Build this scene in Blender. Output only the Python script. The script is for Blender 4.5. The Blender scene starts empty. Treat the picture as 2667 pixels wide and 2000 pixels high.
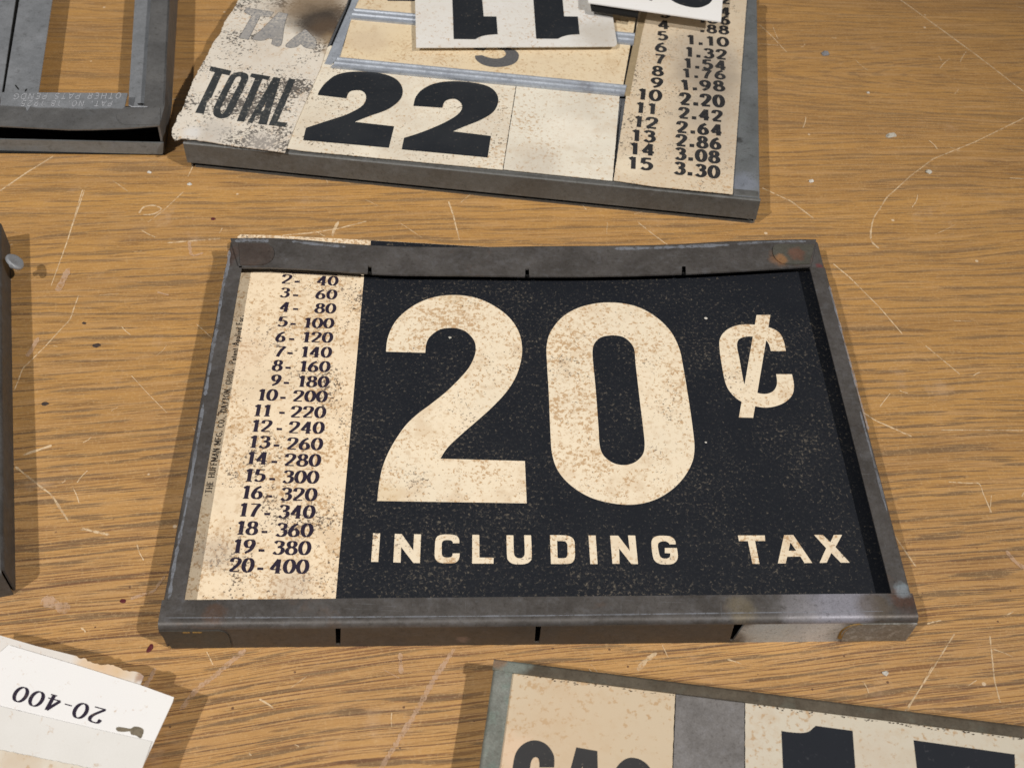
import bpy, math, random
from mathutils import Vector, Matrix
from mathutils.geometry import tessellate_polygon
random.seed(7)
S = bpy.context.scene
col = S.collection
PI = math.pi

# ------------------------------------------------------------------ camera
PITCH = math.radians(50.244); ROLL = math.radians(-2.2946)
F_PX, CX, CY = 3160.433, 1333.5, 1000.0
CAM = Vector((0.0, -0.37147485, 0.44655483))
cp_, sp_ = math.cos(PITCH), math.sin(PITCH)
FWD = Vector((0, cp_, -sp_))
_r = Vector((1, 0, 0)); _d = Vector((0, -sp_, -cp_))
RGT = _r * math.cos(ROLL) + _d * math.sin(ROLL)
DWN = _d * math.cos(ROLL) - _r * math.sin(ROLL)
cam = bpy.data.cameras.new('camera'); camo = bpy.data.objects.new('camera', cam); col.objects.link(camo)
cam.sensor_width = 36.0; cam.lens = 36.0 * F_PX / 2667.0
cam.clip_start = 0.01; cam.clip_end = 50
M = Matrix((RGT, -DWN, -FWD)).transposed().to_4x4(); M.translation = CAM
camo.matrix_world = M
cam.dof.use_dof = True; cam.dof.focus_distance = 0.56; cam.dof.aperture_fstop = 20.0
S.camera = camo
S.render.resolution_x = 1024; S.render.resolution_y = 767

# ------------------------------------------------------------------ world, lamps, exposure
w = bpy.data.worlds.new('World'); S.world = w; w.use_nodes = True
bg = w.node_tree.nodes['Background']
bg.inputs[0].default_value = (0.93, 0.96, 1.0, 1); bg.inputs[1].default_value = 0.085
def lamp(name, loc, power, colr, radius):
    l = bpy.data.lights.new(name, 'POINT'); l.energy = power; l.color = colr; l.shadow_soft_size = radius
    o = bpy.data.objects.new(name, l); o.location = loc; col.objects.link(o)
HL = 3.6
def spot(name, loc, aim, power, colr, radius, cone, blend):
    l = bpy.data.lights.new(name, 'SPOT'); l.energy = power; l.color = colr; l.shadow_soft_size = radius
    l.spot_size = math.radians(cone); l.spot_blend = blend
    o = bpy.data.objects.new(name, l); o.location = loc; col.objects.link(o)
    o.rotation_euler = (Vector(aim)-Vector(loc)).to_track_quat('-Z', 'Y').to_euler()
spot('ceiling_spotlight_left', (-0.19 - .50*HL, -.10 - .54*HL, HL), (-.23, .02, 0), 134*(HL/1.75)**2, (1.0, .95, .89), .058, 16.5, 1.0)
spot('ceiling_spotlight_right', (-0.02 + .74*HL, -.10 - .39*HL, HL), (.06, -.13, 0), 157*(HL/1.75)**2, (1.0, .94, .87), .062, 21.0, 1.0)
S.view_settings.view_transform = 'Standard'; S.view_settings.look = 'None'
S.view_settings.exposure = 0; S.view_settings.gamma = 1
S.render.engine = 'CYCLES'

# ------------------------------------------------------------------ helpers
def P(x, y, z=0.0):
    """point of the plane at height z seen at photograph position x, y"""
    d = FWD + RGT * ((x - CX) / F_PX) + DWN * ((y - CY) / F_PX)
    t = (z - CAM.z) / d.z
    return CAM + d * t
def Zm(ox, oy, s):
    return lambda pts: [((p[0] / s + ox, p[1] / s + oy) + tuple(p[2:])) for p in pts]

def curve(pts, closed=True, n=5):
    """smooth (x,y) points, corners are (x,y,1)"""
    out = []; N = len(pts)
    rng = range(N) if closed else range(N - 1)
    for i in rng:
        p1, p2 = pts[i], pts[(i + 1) % N]
        p0 = pts[(i - 1) % N] if (closed or i > 0) else p1
        p3 = pts[(i + 2) % N] if (closed or i + 2 < N) else p2
        c1, c2 = len(p1) > 2, len(p2) > 2
        if c1 and c2: out.append((p1[0], p1[1])); continue
        m1 = (0.5*(p2[0]-p0[0]), 0.5*(p2[1]-p0[1])) if not c1 else None
        m2 = (0.5*(p3[0]-p1[0]), 0.5*(p3[1]-p1[1])) if not c2 else None
        ch = (p2[0]-p1[0], p2[1]-p1[1]); L = math.hypot(*ch)
        if m1 is None: m1 = (2*ch[0]-m2[0], 2*ch[1]-m2[1]); m1 = (m1[0]*.5+ch[0]*.5, m1[1]*.5+ch[1]*.5)
        if m2 is None: m2 = (2*ch[0]-m1[0], 2*ch[1]-m1[1]); m2 = (m2[0]*.5+ch[0]*.5, m2[1]*.5+ch[1]*.5)
        for m_ in (0, 1):
            mm = m1 if m_ == 0 else m2
            l = math.hypot(*mm)
            if l > 1.6*L and l > 0:
                k = 1.6*L/l
                if m_ == 0: m1 = (m1[0]*k, m1[1]*k)
                else: m2 = (m2[0]*k, m2[1]*k)
        for k in range(n):
            t = k / n; t2, t3 = t*t, t*t*t
            a, b, c, d = 2*t3-3*t2+1, t3-2*t2+t, -2*t3+3*t2, t3-t2
            out.append((a*p1[0]+b*m1[0]+c*p2[0]+d*m2[0], a*p1[1]+b*m1[1]+c*p2[1]+d*m2[1]))
    if not closed: out.append((pts[-1][0], pts[-1][1]))
    return out

class MB:
    def __init__(s): s.v = []; s.f = []
    def add(s, vs, fs):
        o = len(s.v); s.v += [tuple(v) for v in vs]; s.f += [tuple(i + o for i in f) for f in fs]
    def flat(s, loops, z, bend=None):
        """top face only, loops of world xy (first the outline, then holes)"""
        L = [[Vector((p[0], p[1], 0)) for p in lp] for lp in loops]
        allp = [p for lp in L for p in lp]
        fs = []
        for t in tessellate_polygon(L):
            a, b, c = allp[t[0]], allp[t[1]], allp[t[2]]
            if (b-a).cross(c-a).z < 0: t = (t[0], t[2], t[1])
            fs.append(tuple(t))
        s.add([(p.x, p.y, z if not callable(z) else z(p.x, p.y)) for p in allp], fs)
        return allp, L
    def prism(s, loops, z0, z1):
        n0 = len(s.v)
        allp, L = s.flat(loops, z1)
        n = len(allp)
        tri = [f for f in s.f if min(f) >= n0]
        zz = (lambda x, y: z0) if not callable(z0) else z0
        s.v += [(p.x, p.y, zz(p.x, p.y)) for p in allp]
        s.f += [(f[0]+n, f[2]+n, f[1]+n) for f in tri]
        o = n0
        for k, lp in enumerate(L):
            m = len(lp)
            area = sum(lp[i].x*lp[(i+1) % m].y - lp[(i+1) % m].x*lp[i].y for i in range(m))
            ccw = area > 0
            if k > 0: ccw = not ccw
            if k > 0: ccw = not ccw
            for i in range(m):
                j = (i+1) % m
                q = (o+i+n, o+j+n, o+j, o+i)
                if (area < 0) != (k > 0): q = q[::-1]
                s.f.append(q)
            o += m
    def box(s, c0, c1):
        x0, y0, z0 = c0; x1, y1, z1 = c1
        s.add([(x0,y0,z0),(x1,y0,z0),(x1,y1,z0),(x0,y1,z0),(x0,y0,z1),(x1,y0,z1),(x1,y1,z1),(x0,y1,z1)],
              [(0,3,2,1),(4,5,6,7),(0,1,5,4),(1,2,6,5),(2,3,7,6),(3,0,4,7)])
    def hexa(s, b, t):
        """b, t: four bottom and four top corners, counter-clockwise"""
        s.add(list(b)+list(t), [(0,3,2,1),(4,5,6,7),(0,1,5,4),(1,2,6,5),(2,3,7,6),(3,0,4,7)])
    def sweep(s, prof, a, b, ea=None, eb=None):
        """thin sheet profile [(out, z)] swept from a to b; out = distance to the right of a->b ... closed loop profile"""
        a = Vector(a[:2]); b = Vector(b[:2]); d = (b-a).normalized(); nrm = Vector((d.y, -d.x))
        n = len(prof); vs = []
        for q, e in ((a, ea), (b, eb)):
            for (o, z) in prof:
                ex = 0
                if e is not None: ex = e * o
                p = q + nrm*o + d*ex
                vs.append((p.x, p.y, z))
        fs = [(i, (i+1) % n, (i+1) % n + n, i+n) for i in range(n)]
        fs += [tuple(range(n))[::-1], tuple(range(n, 2*n))]
        s.add(vs, fs)
    def build(s, name, mat, parent=None, smooth=False, label=None, kind=None, wear=0):
        me = bpy.data.meshes.new(name)
        loc = parent_loc(parent)
        if parent is None:
            xs = [v[0] for v in s.v]; ys = [v[1] for v in s.v]; zs = [v[2] for v in s.v]
            loc = Vector(((min(xs)+max(xs))/2, (min(ys)+max(ys))/2, min(zs)))
        me.from_pydata([(v[0]-loc.x, v[1]-loc.y, v[2]-loc.z) for v in s.v], [], s.f)
        me.materials.append(mat); me.update()
        o = bpy.data.objects.new(name, me); col.objects.link(o)
        if parent is not None: o.parent = parent
        else: o.location = loc
        if smooth:
            for p in me.polygons: p.use_smooth = True
            md = o.modifiers.new('split', 'EDGE_SPLIT'); md.split_angle = math.radians(32)
        if label: o['label'] = label
        if kind: o['kind'] = kind
        return o
def parent_loc(p):
    v = Vector((0, 0, 0))
    while p is not None: v += p.location; p = p.parent
    return v
def thing(name, label, cat, loc, group=None):
    o = bpy.data.objects.new(name, None); col.objects.link(o); o.location = loc; o.empty_display_size = .01
    o['label'] = label; o['category'] = cat
    if group: o['group'] = group
    return o
def tag(o, label, cat, group=None):
    o['label'] = label; o['category'] = cat
    if group: o['group'] = group
    return o
def xy(pts, z): return [P(p[0], p[1], z).xy for p in pts]
def ragged(pts, amp, step=.0012, seed=1):
    """world xy outline with a nibbled edge"""
    r = random.Random(seed); out = []
    for i, p in enumerate(pts):
        q = pts[(i+1) % len(pts)]; p = Vector(p); q = Vector(q); L = (q-p).length
        n = max(1, int(L/step)); nr = Vector(((q-p).y, -(q-p).x)).normalized() if L > 0 else Vector((0, 0))
        for k in range(n):
            a = 0 if k == 0 else (r.random()-.5)*amp
            out.append(p.lerp(q, k/n) + nr*a)
    return out

# ------------------------------------------------------------------ node materials
class NT:
    def __init__(s, name):
        s.m = bpy.data.materials.new(name); s.m.use_nodes = True; s.t = s.m.node_tree; s.n = s.t.nodes
        s.b = s.n['Principled BSDF']; s.out = s.n['Material Output']
        s.geo = s.n.new('ShaderNodeNewGeometry'); s.pos = s.geo.outputs['Position']
    def L(s, a, b): s.t.links.new(a, b)
    def put(s, sock, v):
        if v is None: return
        if isinstance(v, bpy.types.NodeSocket): s.L(v, sock)
        else: sock.default_value = v
    def math(s, op, a, b=None, c=None, clamp=False):
        n = s.n.new('ShaderNodeMath'); n.operation = op; n.use_clamp = clamp
        s.put(n.inputs[0], a); s.put(n.inputs[1], b); s.put(n.inputs[2], c); return n.outputs[0]
    def vec(s, op, a, b=None):
        n = s.n.new('ShaderNodeVectorMath'); n.operation = op; s.put(n.inputs[0], a)
        if b is not None: s.put(n.inputs[1], b)
        return n.outputs['Value'] if op in ('LENGTH', 'DISTANCE', 'DOT_PRODUCT') else n.outputs[0]
    def sep(s, v):
        n = s.n.new('ShaderNodeSeparateXYZ'); s.L(v, n.inputs[0]); return n.outputs
    def comb(s, x, y, z=0.0):
        n = s.n.new('ShaderNodeCombineXYZ'); s.put(n.inputs[0], x); s.put(n.inputs[1], y); s.put(n.inputs[2], z); return n.outputs[0]
    def noise(s, v, scale, detail=3, rough=.55, dist=0, col=False):
        n = s.n.new('ShaderNodeTexNoise'); s.put(n.inputs['Vector'], v); n.inputs['Scale'].default_value = scale
        n.inputs['Detail'].default_value = detail; n.inputs['Roughness'].default_value = rough
        n.inputs['Distortion'].default_value = dist
        return n.outputs['Color' if col else 'Fac']
    def vor(s, v, scale, out='Distance', feat='F1', rnd=1):
        n = s.n.new('ShaderNodeTexVoronoi'); n.feature = feat; s.put(n.inputs['Vector'], v)
        n.inputs['Scale'].default_value = scale; n.inputs['Randomness'].default_value = rnd; return n.outputs[out]
    def ss(s, v, lo, hi, a=0.0, b=1.0):
        n = s.n.new('ShaderNodeMapRange'); n.interpolation_type = 'SMOOTHSTEP'; s.put(n.inputs[0], v)
        s.put(n.inputs[1], lo); s.put(n.inputs[2], hi); s.put(n.inputs[3], a); s.put(n.inputs[4], b); return n.outputs[0]
    def mix(s, f, a, b, mode='MIX'):
        n = s.n.new('ShaderNodeMix'); n.data_type = 'RGBA'; n.blend_type = mode
        s.put(n.inputs[0], f)
        for i, v in ((6, a), (7, b)):
            if isinstance(v, tuple) and len(v) == 3: v = v + (1,)
            s.put(n.inputs[i], v)
        return n.outputs[2]
    def off(s, v, seed):
        r = random.Random(seed); return s.vec('ADD', v, (r.uniform(-5, 5), r.uniform(-5, 5), r.uniform(-5, 5)))
    def finish(s, colr, rough=.6, bump=None, bs=.3, bd=.001, metal=0.0, spec=.5):
        s.put(s.b.inputs['Base Color'], colr if not isinstance(colr, tuple) or len(colr) == 4 else colr+(1,))
        s.put(s.b.inputs['Roughness'], rough); s.put(s.b.inputs['Metallic'], metal)
        s.b.inputs['Specular IOR Level'].default_value = spec
        if bump is not None:
            n = s.n.new('ShaderNodeBump'); n.inputs['Strength'].default_value = bs; n.inputs['Distance'].default_value = bd
            s.L(bump, n.inputs['Height']); s.L(n.outputs[0], s.b.inputs['Normal'])
        return s.m

def stain_mask(t, c, r, soft=.6, seed=0, wob=.5):
    """irregular blot around world point c, radius r"""
    d = t.vec('DISTANCE', t.pos, tuple(c))
    nz = t.noise(t.off(t.pos, seed), 1.6/r, 4, .6)
    d = t.math('ADD', d, t.math('MULTIPLY', t.math('SUBTRACT', nz, .5), r*wob*2))
    return t.ss(d, r*(1-soft), r, 1.0, 0.0)

def paper(name, base, seed, brown=.5, dark=.3, scale=1.0, stains=(), tint=(.45, .27, .12), darkc=(.06, .04, .035),
          fade=(.62, .55, .46), fadeamt=.35, rough=.62, hard=0.0):
    t = NT(name); p = t.off(t.pos, seed)
    low = t.noise(p, 22, 3, .6); mid = t.noise(t.off(p, 3), 75, 3, .6)
    c = t.mix(t.ss(low, .35, .72, 0, fadeamt), base, fade)
    c = t.mix(t.ss(mid, .5, .72, 0, .35*brown), c, tint)
    # foxing specks, densest in clouds
    dens = t.noise(t.off(p, 5), 34*scale, 2, .6)
    n1 = t.noise(t.off(p, 8), 600*scale, 3.5, .66, .2)
    th = t.math('SUBTRACT', .655, t.math('MULTIPLY', t.math('SUBTRACT', t.math('MULTIPLY', dens, .6), .16), .60*(0.3+brown)))
    f1 = t.ss(t.math('SUBTRACT', n1, th), -.03, .09)
    c = t.mix(t.math('MULTIPLY', f1, .55+.3*brown), c, tint)
    n2 = t.noise(t.off(p, 11), 860*scale, 3, .66, .25)
    dens2 = t.noise(t.off(p, 14), 40*scale, 2, .6)
    th2 = t.math('SUBTRACT', .735 if dark > .1 else .77, t.math('MULTIPLY', t.math('SUBTRACT', t.math('MULTIPLY', dens2, .7), .20), .66*dark+.10))
    f2 = t.ss(t.math('SUBTRACT', n2, th2), -.015, .05)
    blot = t.noise(t.off(p, 17), 260*scale, 3, .6)
    c = t.mix(t.ss(blot, .53, .70, 0, .55*max(brown, 0)), c, (.52, .37, .22))
    c = t.mix(t.math('MULTIPLY', f2, min(.9, .40+.5*dark)), c, darkc)
    for k, (cc, r, sc, st) in enumerate(stains):
        c = t.mix(t.math('MULTIPLY', stain_mask(t, cc, r, .75, seed*7+k, .35), st), c, sc)
    fine = t.noise(p, 3000, 2, .6)
    c = t.mix(t.ss(fine, .3, .7, 0, .10), c, (base[0]*.6, base[1]*.58, base[2]*.55))
    return t.finish(c, rough, t.math('ADD', t.math('MULTIPLY', low, 1.0), t.math('MULTIPLY', fine, .03)), .25, .0015, 0, .35)

def ink(name, base, seed, wear=.3, wearc=(.42, .34, .25), scale=1.0, lite=.02, rough=.55, stains=()):
    t = NT(name); p = t.off(t.pos, seed)
    low = t.noise(p, 30, 3, .6)
    c = t.mix(t.ss(low, .4, .7, 0, .6), base, (base[0]*1.0+lite, base[1]*1.0+lite, base[2]*1.0+lite))
    dens = t.math('ADD', t.math('MULTIPLY', t.noise(t.off(p, 5), 34*scale, 2, .6), .6), .22)
    n1 = t.noise(t.off(p, 8), 620*scale, 4, .72, .3)
    n0 = t.noise(t.off(p, 9), 900*scale, 3, .65, .4)
    c = t.mix(t.ss(t.math('ADD', n0, t.math('MULTIPLY', t.math('SUBTRACT', dens, .5), .30)), .48, .72, 0, min(1, wear*.5)), c, (wearc[0]*.22, wearc[1]*.27, wearc[2]*.38))
    th = t.math('SUBTRACT', .640, t.math('MULTIPLY', t.math('SUBTRACT', dens, .36), .52*wear))
    f1 = t.ss(t.math('SUBTRACT', n1, th), -.03, .15)
    c = t.mix(t.math('MULTIPLY', f1, .75), c, wearc)
    n2 = t.noise(t.off(p, 12), 1250*scale, 3, .6, .5)
    f2 = t.ss(n2, t.math('SUBTRACT', .80, t.math('MULTIPLY', dens, .14)), .86)
    c = t.mix(t.math('MULTIPLY', f2, min(1, wear*1.4)), c, (.6, .5, .33))
    for k, (cc, r, sc, st) in enumerate(stains):
        c = t.mix(t.math('MULTIPLY', stain_mask(t, cc, r, .75, seed*7+k, .35), st), c, sc)
    return t.finish(c, rough, n1, .08, .0004, 0, .35)

def metal(name, c1, c2, seed, patch=(.16, .17, .19), patchamt=.4, rust=.25, rustc=(.20, .10, .055), green=0.0,
          rough=.48, metallic=.55, scale=1.0, extra=(), stretch=(1, 1, 1)):
    t = NT(name); p = t.vec('MULTIPLY', t.off(t.pos, seed), stretch)
    a = t.noise(p, 55*scale, 5, .62, .3); b = t.noise(t.off(p, 3), 210*scale, 4, .6); f = t.noise(t.off(p, 4), 1700, 3, .6)
    c = t.mix(t.ss(a, .25, .75), c1, c2)
    c = t.mix(t.ss(b, .50, .78, 0, patchamt), c, patch)
    r = t.noise(t.off(p, 6), 32*scale, 5, .7, .5)
    c = t.mix(t.ss(r, .60, .70, 0, rust), c, rustc)
    if green:
        g = t.noise(t.off(p, 9), 130*scale, 4, .7); c = t.mix(t.ss(g, .5, .68, 0, green), c, (.22, .30, .26))
    sc = t.noise(t.vec('MULTIPLY', t.off(p, 10), (60, 1600, 1600)), 1, 2, .5)
    c = t.mix(t.ss(sc, .68, .80, 0, .22), c, (.34, .36, .40))
    for k, (cc, rr, cl, st) in enumerate(extra):
        c = t.mix(t.math('MULTIPLY', stain_mask(t, cc, rr, .6, seed*5+k, .5), st), c, cl)
    g1 = t.noise(t.off(p, 13), 520*scale, 4, .7, .3)
    c = t.mix(t.ss(g1, .50, .72, 0, .22), c, (patch[0]*1.15, patch[1]*1.15, patch[2]*1.2))
    c = t.mix(t.ss(g1, .46, .30, 0, .45), c, (c1[0]*.45, c1[1]*.42, c1[2]*.40))
    g2 = t.noise(t.off(p, 15), 1400, 3, .7)
    c = t.mix(t.ss(g2, .68, .78, 0, .4), c, (.36, .38, .41))
    sc2 = t.noise(t.vec('MULTIPLY', t.off(p, 16), (1800, 90, 1600)), 1, 2, .5)
    c = t.mix(t.ss(sc2, .70, .80, 0, .18), c, (.34, .36, .40))
    c = t.mix(t.ss(f, .3, .7, 0, .22), c, (.03, .03, .03))
    ro = t.ss(t.math('ADD', t.math('MULTIPLY', a, .6), t.math('MULTIPLY', b, .4)), .35, .65, rough-.08, rough+.14)
    return t.finish(c, ro, t.math('ADD', t.math('MULTIPLY', b, .6), t.math('MULTIPLY', f, .08)), .22, .0006, metallic, .5)

def wood():
    t = NT('oak_veneer'); x, y, z = t.sep(t.pos)
    # grain runs almost along the width of the table, rising a little to the right
    k = t.math('ADD', .125, t.math('MULTIPLY', y, -.30))
    v = t.math('SUBTRACT', y, t.math('MULTIPLY', x, k))
    u = x
    wob = t.noise(t.comb(t.math('MULTIPLY', u, 5.0), t.math('MULTIPLY', v, 9.0)), 1, 2, .5)
    v1 = t.math('ADD', v, t.math('MULTIPLY', t.math('SUBTRACT', wob, .5), .014))
    # cathedral figure
    c0 = P(2300, 195, 0); v0 = c0.y - c0.x*(.105 - .26*c0.y)
    dv = t.math('SUBTRACT', v1, v0)
    ad = t.math('SQRT', t.math('ADD', t.math('MULTIPLY', dv, dv), .005**2))
    du = t.math('MAXIMUM', t.math('SUBTRACT', u, c0.x-.10), 0)
    g = t.math('POWER', 2.718, t.math('MULTIPLY', t.math('MULTIPLY', dv, dv), -1/(.050**2)))
    vr = t.math('SUBTRACT', ad, t.math('MULTIPLY', t.math('MULTIPLY', du, g), .23))
    # only the far right part of the table takes the cathedral rings
    ringv = vr
    n_r = t.noise(t.comb(t.math('MULTIPLY', u, 2.0), t.math('MULTIPLY', ringv, 150)), 1, 3, .6)
    band = t.ss(n_r, .42, .60)
    # long pores
    def fib(fu, fv, seed, det=2, ro=.5): return t.noise(t.comb(t.math('MULTIPLY', u, fu), t.math('MULTIPLY', v1, fv), seed), 1, det, ro)
    s1 = fib(42, 1500, 0.0, 2, .55); s2 = fib(26, 760, 3.3, 2, .5); s3 = fib(110, 3200, 7.7); s4 = fib(9, 1250, 9.1, 2, .5); s5 = fib(13, 420, 12.4, 3, .6)
    front = t.ss(y, .02, -.15)
    # dark late-wood bundles about every 6 mm, broken up along the grain
    warp = t.noise(t.comb(t.math('MULTIPLY', u, 5.5), t.math('MULTIPLY', ringv, 42), 2.2), 1, 3, .55)
    per = t.math('MULTIPLY', t.math('ADD', t.math('MULTIPLY', ringv, 185), t.math('MULTIPLY', warp, 5.0)), 2*PI)
    wave = t.math('SINE', per)
    brk = t.noise(t.comb(t.math('MULTIPLY', u, 21), t.math('MULTIPLY', v1, 430), 4.4), 1, 2, .5)
    edge = fib(55, 1700, 6.6, 2, .6)
    wv = t.math('ADD', wave, t.math('ADD', t.math('MULTIPLY', t.math('SUBTRACT', brk, .5), 4.2), t.math('MULTIPLY', t.math('SUBTRACT', edge, .5), 4.6)))
    fb = t.ss(wv, .55, 1.15)
    f1 = t.ss(t.math('SUBTRACT', s1, t.math('SUBTRACT', .590, t.math('MULTIPLY', band, .05))), 0, .05)
    f2 = t.ss(t.math('SUBTRACT', s2, .625), -.01, .04)
    f4 = t.ss(s4, .565, .610)
    lowc = t.noise(t.comb(t.math('MULTIPLY', u, 5), t.math('MULTIPLY', v1, 45), 1.7), 1, 3, .6)
    base = t.mix(t.ss(lowc, .30, .70), (.510, .282, .088), (.395, .218, .076))
    hue = fib(16, 330, 5.1, 3, .6)
    base = t.mix(t.ss(hue, .46, .72, 0, .50), base, (.535, .338, .168))
    base = t.mix(t.math('MULTIPLY', front, .35), base, (.590, .358, .168))
    c = t.mix(t.ss(s3, .44, .68, 0, .34), base, (.33, .17, .060))
    c = t.mix(t.math('MULTIPLY', f2, .40), c, (.225, .140, .062))
    c = t.mix(t.math('MULTIPLY', fb, t.ss(y, .28, -.10, .52, .88)), c, (.185, .122, .068))
    c = t.mix(t.math('MULTIPLY', f1, t.math('ADD', .52, t.math('MULTIPLY', front, .12))), c, (.150, .078, .038))
    c = t.mix(t.math('MULTIPLY', f4, t.math('ADD', .12, t.math('MULTIPLY', front, .55))), c, (.120, .050, .032))
    # pale cloudy wear of the finish, dark pits, tiny pale nicks
    wr = t.noise(t.off(t.pos, 31), 26, 5, .7)
    c = t.mix(t.ss(wr, .60, .74, 0, .30), c, (.58, .40, .26))
    pd = t.vor(t.off(t.pos, 33), 135); pc = t.vor(t.off(t.pos, 33), 135, 'Color')
    pr = t.sep(pc)[0]
    nearfront = t.ss(y, -.02, -.14, .30, 1.0)
    pit = t.math('MULTIPLY', t.ss(pd, t.math('MULTIPLY', pr, .075), t.math('ADD', t.math('MULTIPLY', pr, .075), .02), 1, 0), t.math('GREATER_THAN', pr, .50))
    pit = t.math('MULTIPLY', pit, nearfront)
    c = t.mix(t.math('MULTIPLY', pit, .85), c, (.07, .03, .025))
    nd = t.vor(t.off(t.pos, 37), 70); nc = t.sep(t.vor(t.off(t.pos, 37), 70, 'Color'))[1]
    nick = t.math('MULTIPLY', t.ss(nd, t.math('MULTIPLY', nc, .05), t.math('ADD', t.math('MULTIPLY', nc, .05), .03), 1, 0), t.math('GREATER_THAN', nc, .86))
    c = t.mix(t.math('MULTIPLY', nick, .7), c, (.80, .66, .48))
    gray = t.noise(t.off(t.pos, 41), 11, 4, .65)
    c = t.mix(t.ss(gray, .60, .76, 0, .20), c, (.36, .30, .24))
    fine = t.noise(t.pos, 2200, 2, .6)
    c = t.mix(t.ss(fine, .40, .62, 0, .22), c, (.30, .17, .07))
    fine2 = t.noise(t.off(t.pos, 43), 900, 3, .7)
    c = t.mix(t.ss(fine2, .50, .70, 0, .25), c, (.66, .46, .24))
    h = t.math('SUBTRACT', t.math('MULTIPLY', fine, .1), t.math('ADD', t.math('MULTIPLY', f1, .5), t.math('MULTIPLY', fb, .3)))
    return t.finish(c, t.ss(wr, .35, .7, .34, .55), h, .30, .0004, 0, .45)
M_WOOD = wood()

def scratch_mat(name, colr, seed, amount=.5):
    t = NT(name)
    n = t.noise(t.off(t.pos, seed), 420, 4, .7); n2 = t.noise(t.off(t.pos, seed+1), 60, 2, .6)
    f = t.math('MULTIPLY', t.ss(n, .30, .55), t.ss(n2, .30, .52, .5, 1.0))
    f = t.math('MULTIPLY', f, amount)
    t.finish(colr, .6, None, 0, 0, 0, .3)
    tr = t.n.new('ShaderNodeBsdfTransparent'); mx = t.n.new('ShaderNodeMixShader')
    t.L(f, mx.inputs[0]); t.L(tr.outputs[0], mx.inputs[1]); t.L(t.b.outputs[0], mx.inputs[2]); t.L(mx.outputs[0], t.out.inputs[0])
    return t.m

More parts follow.
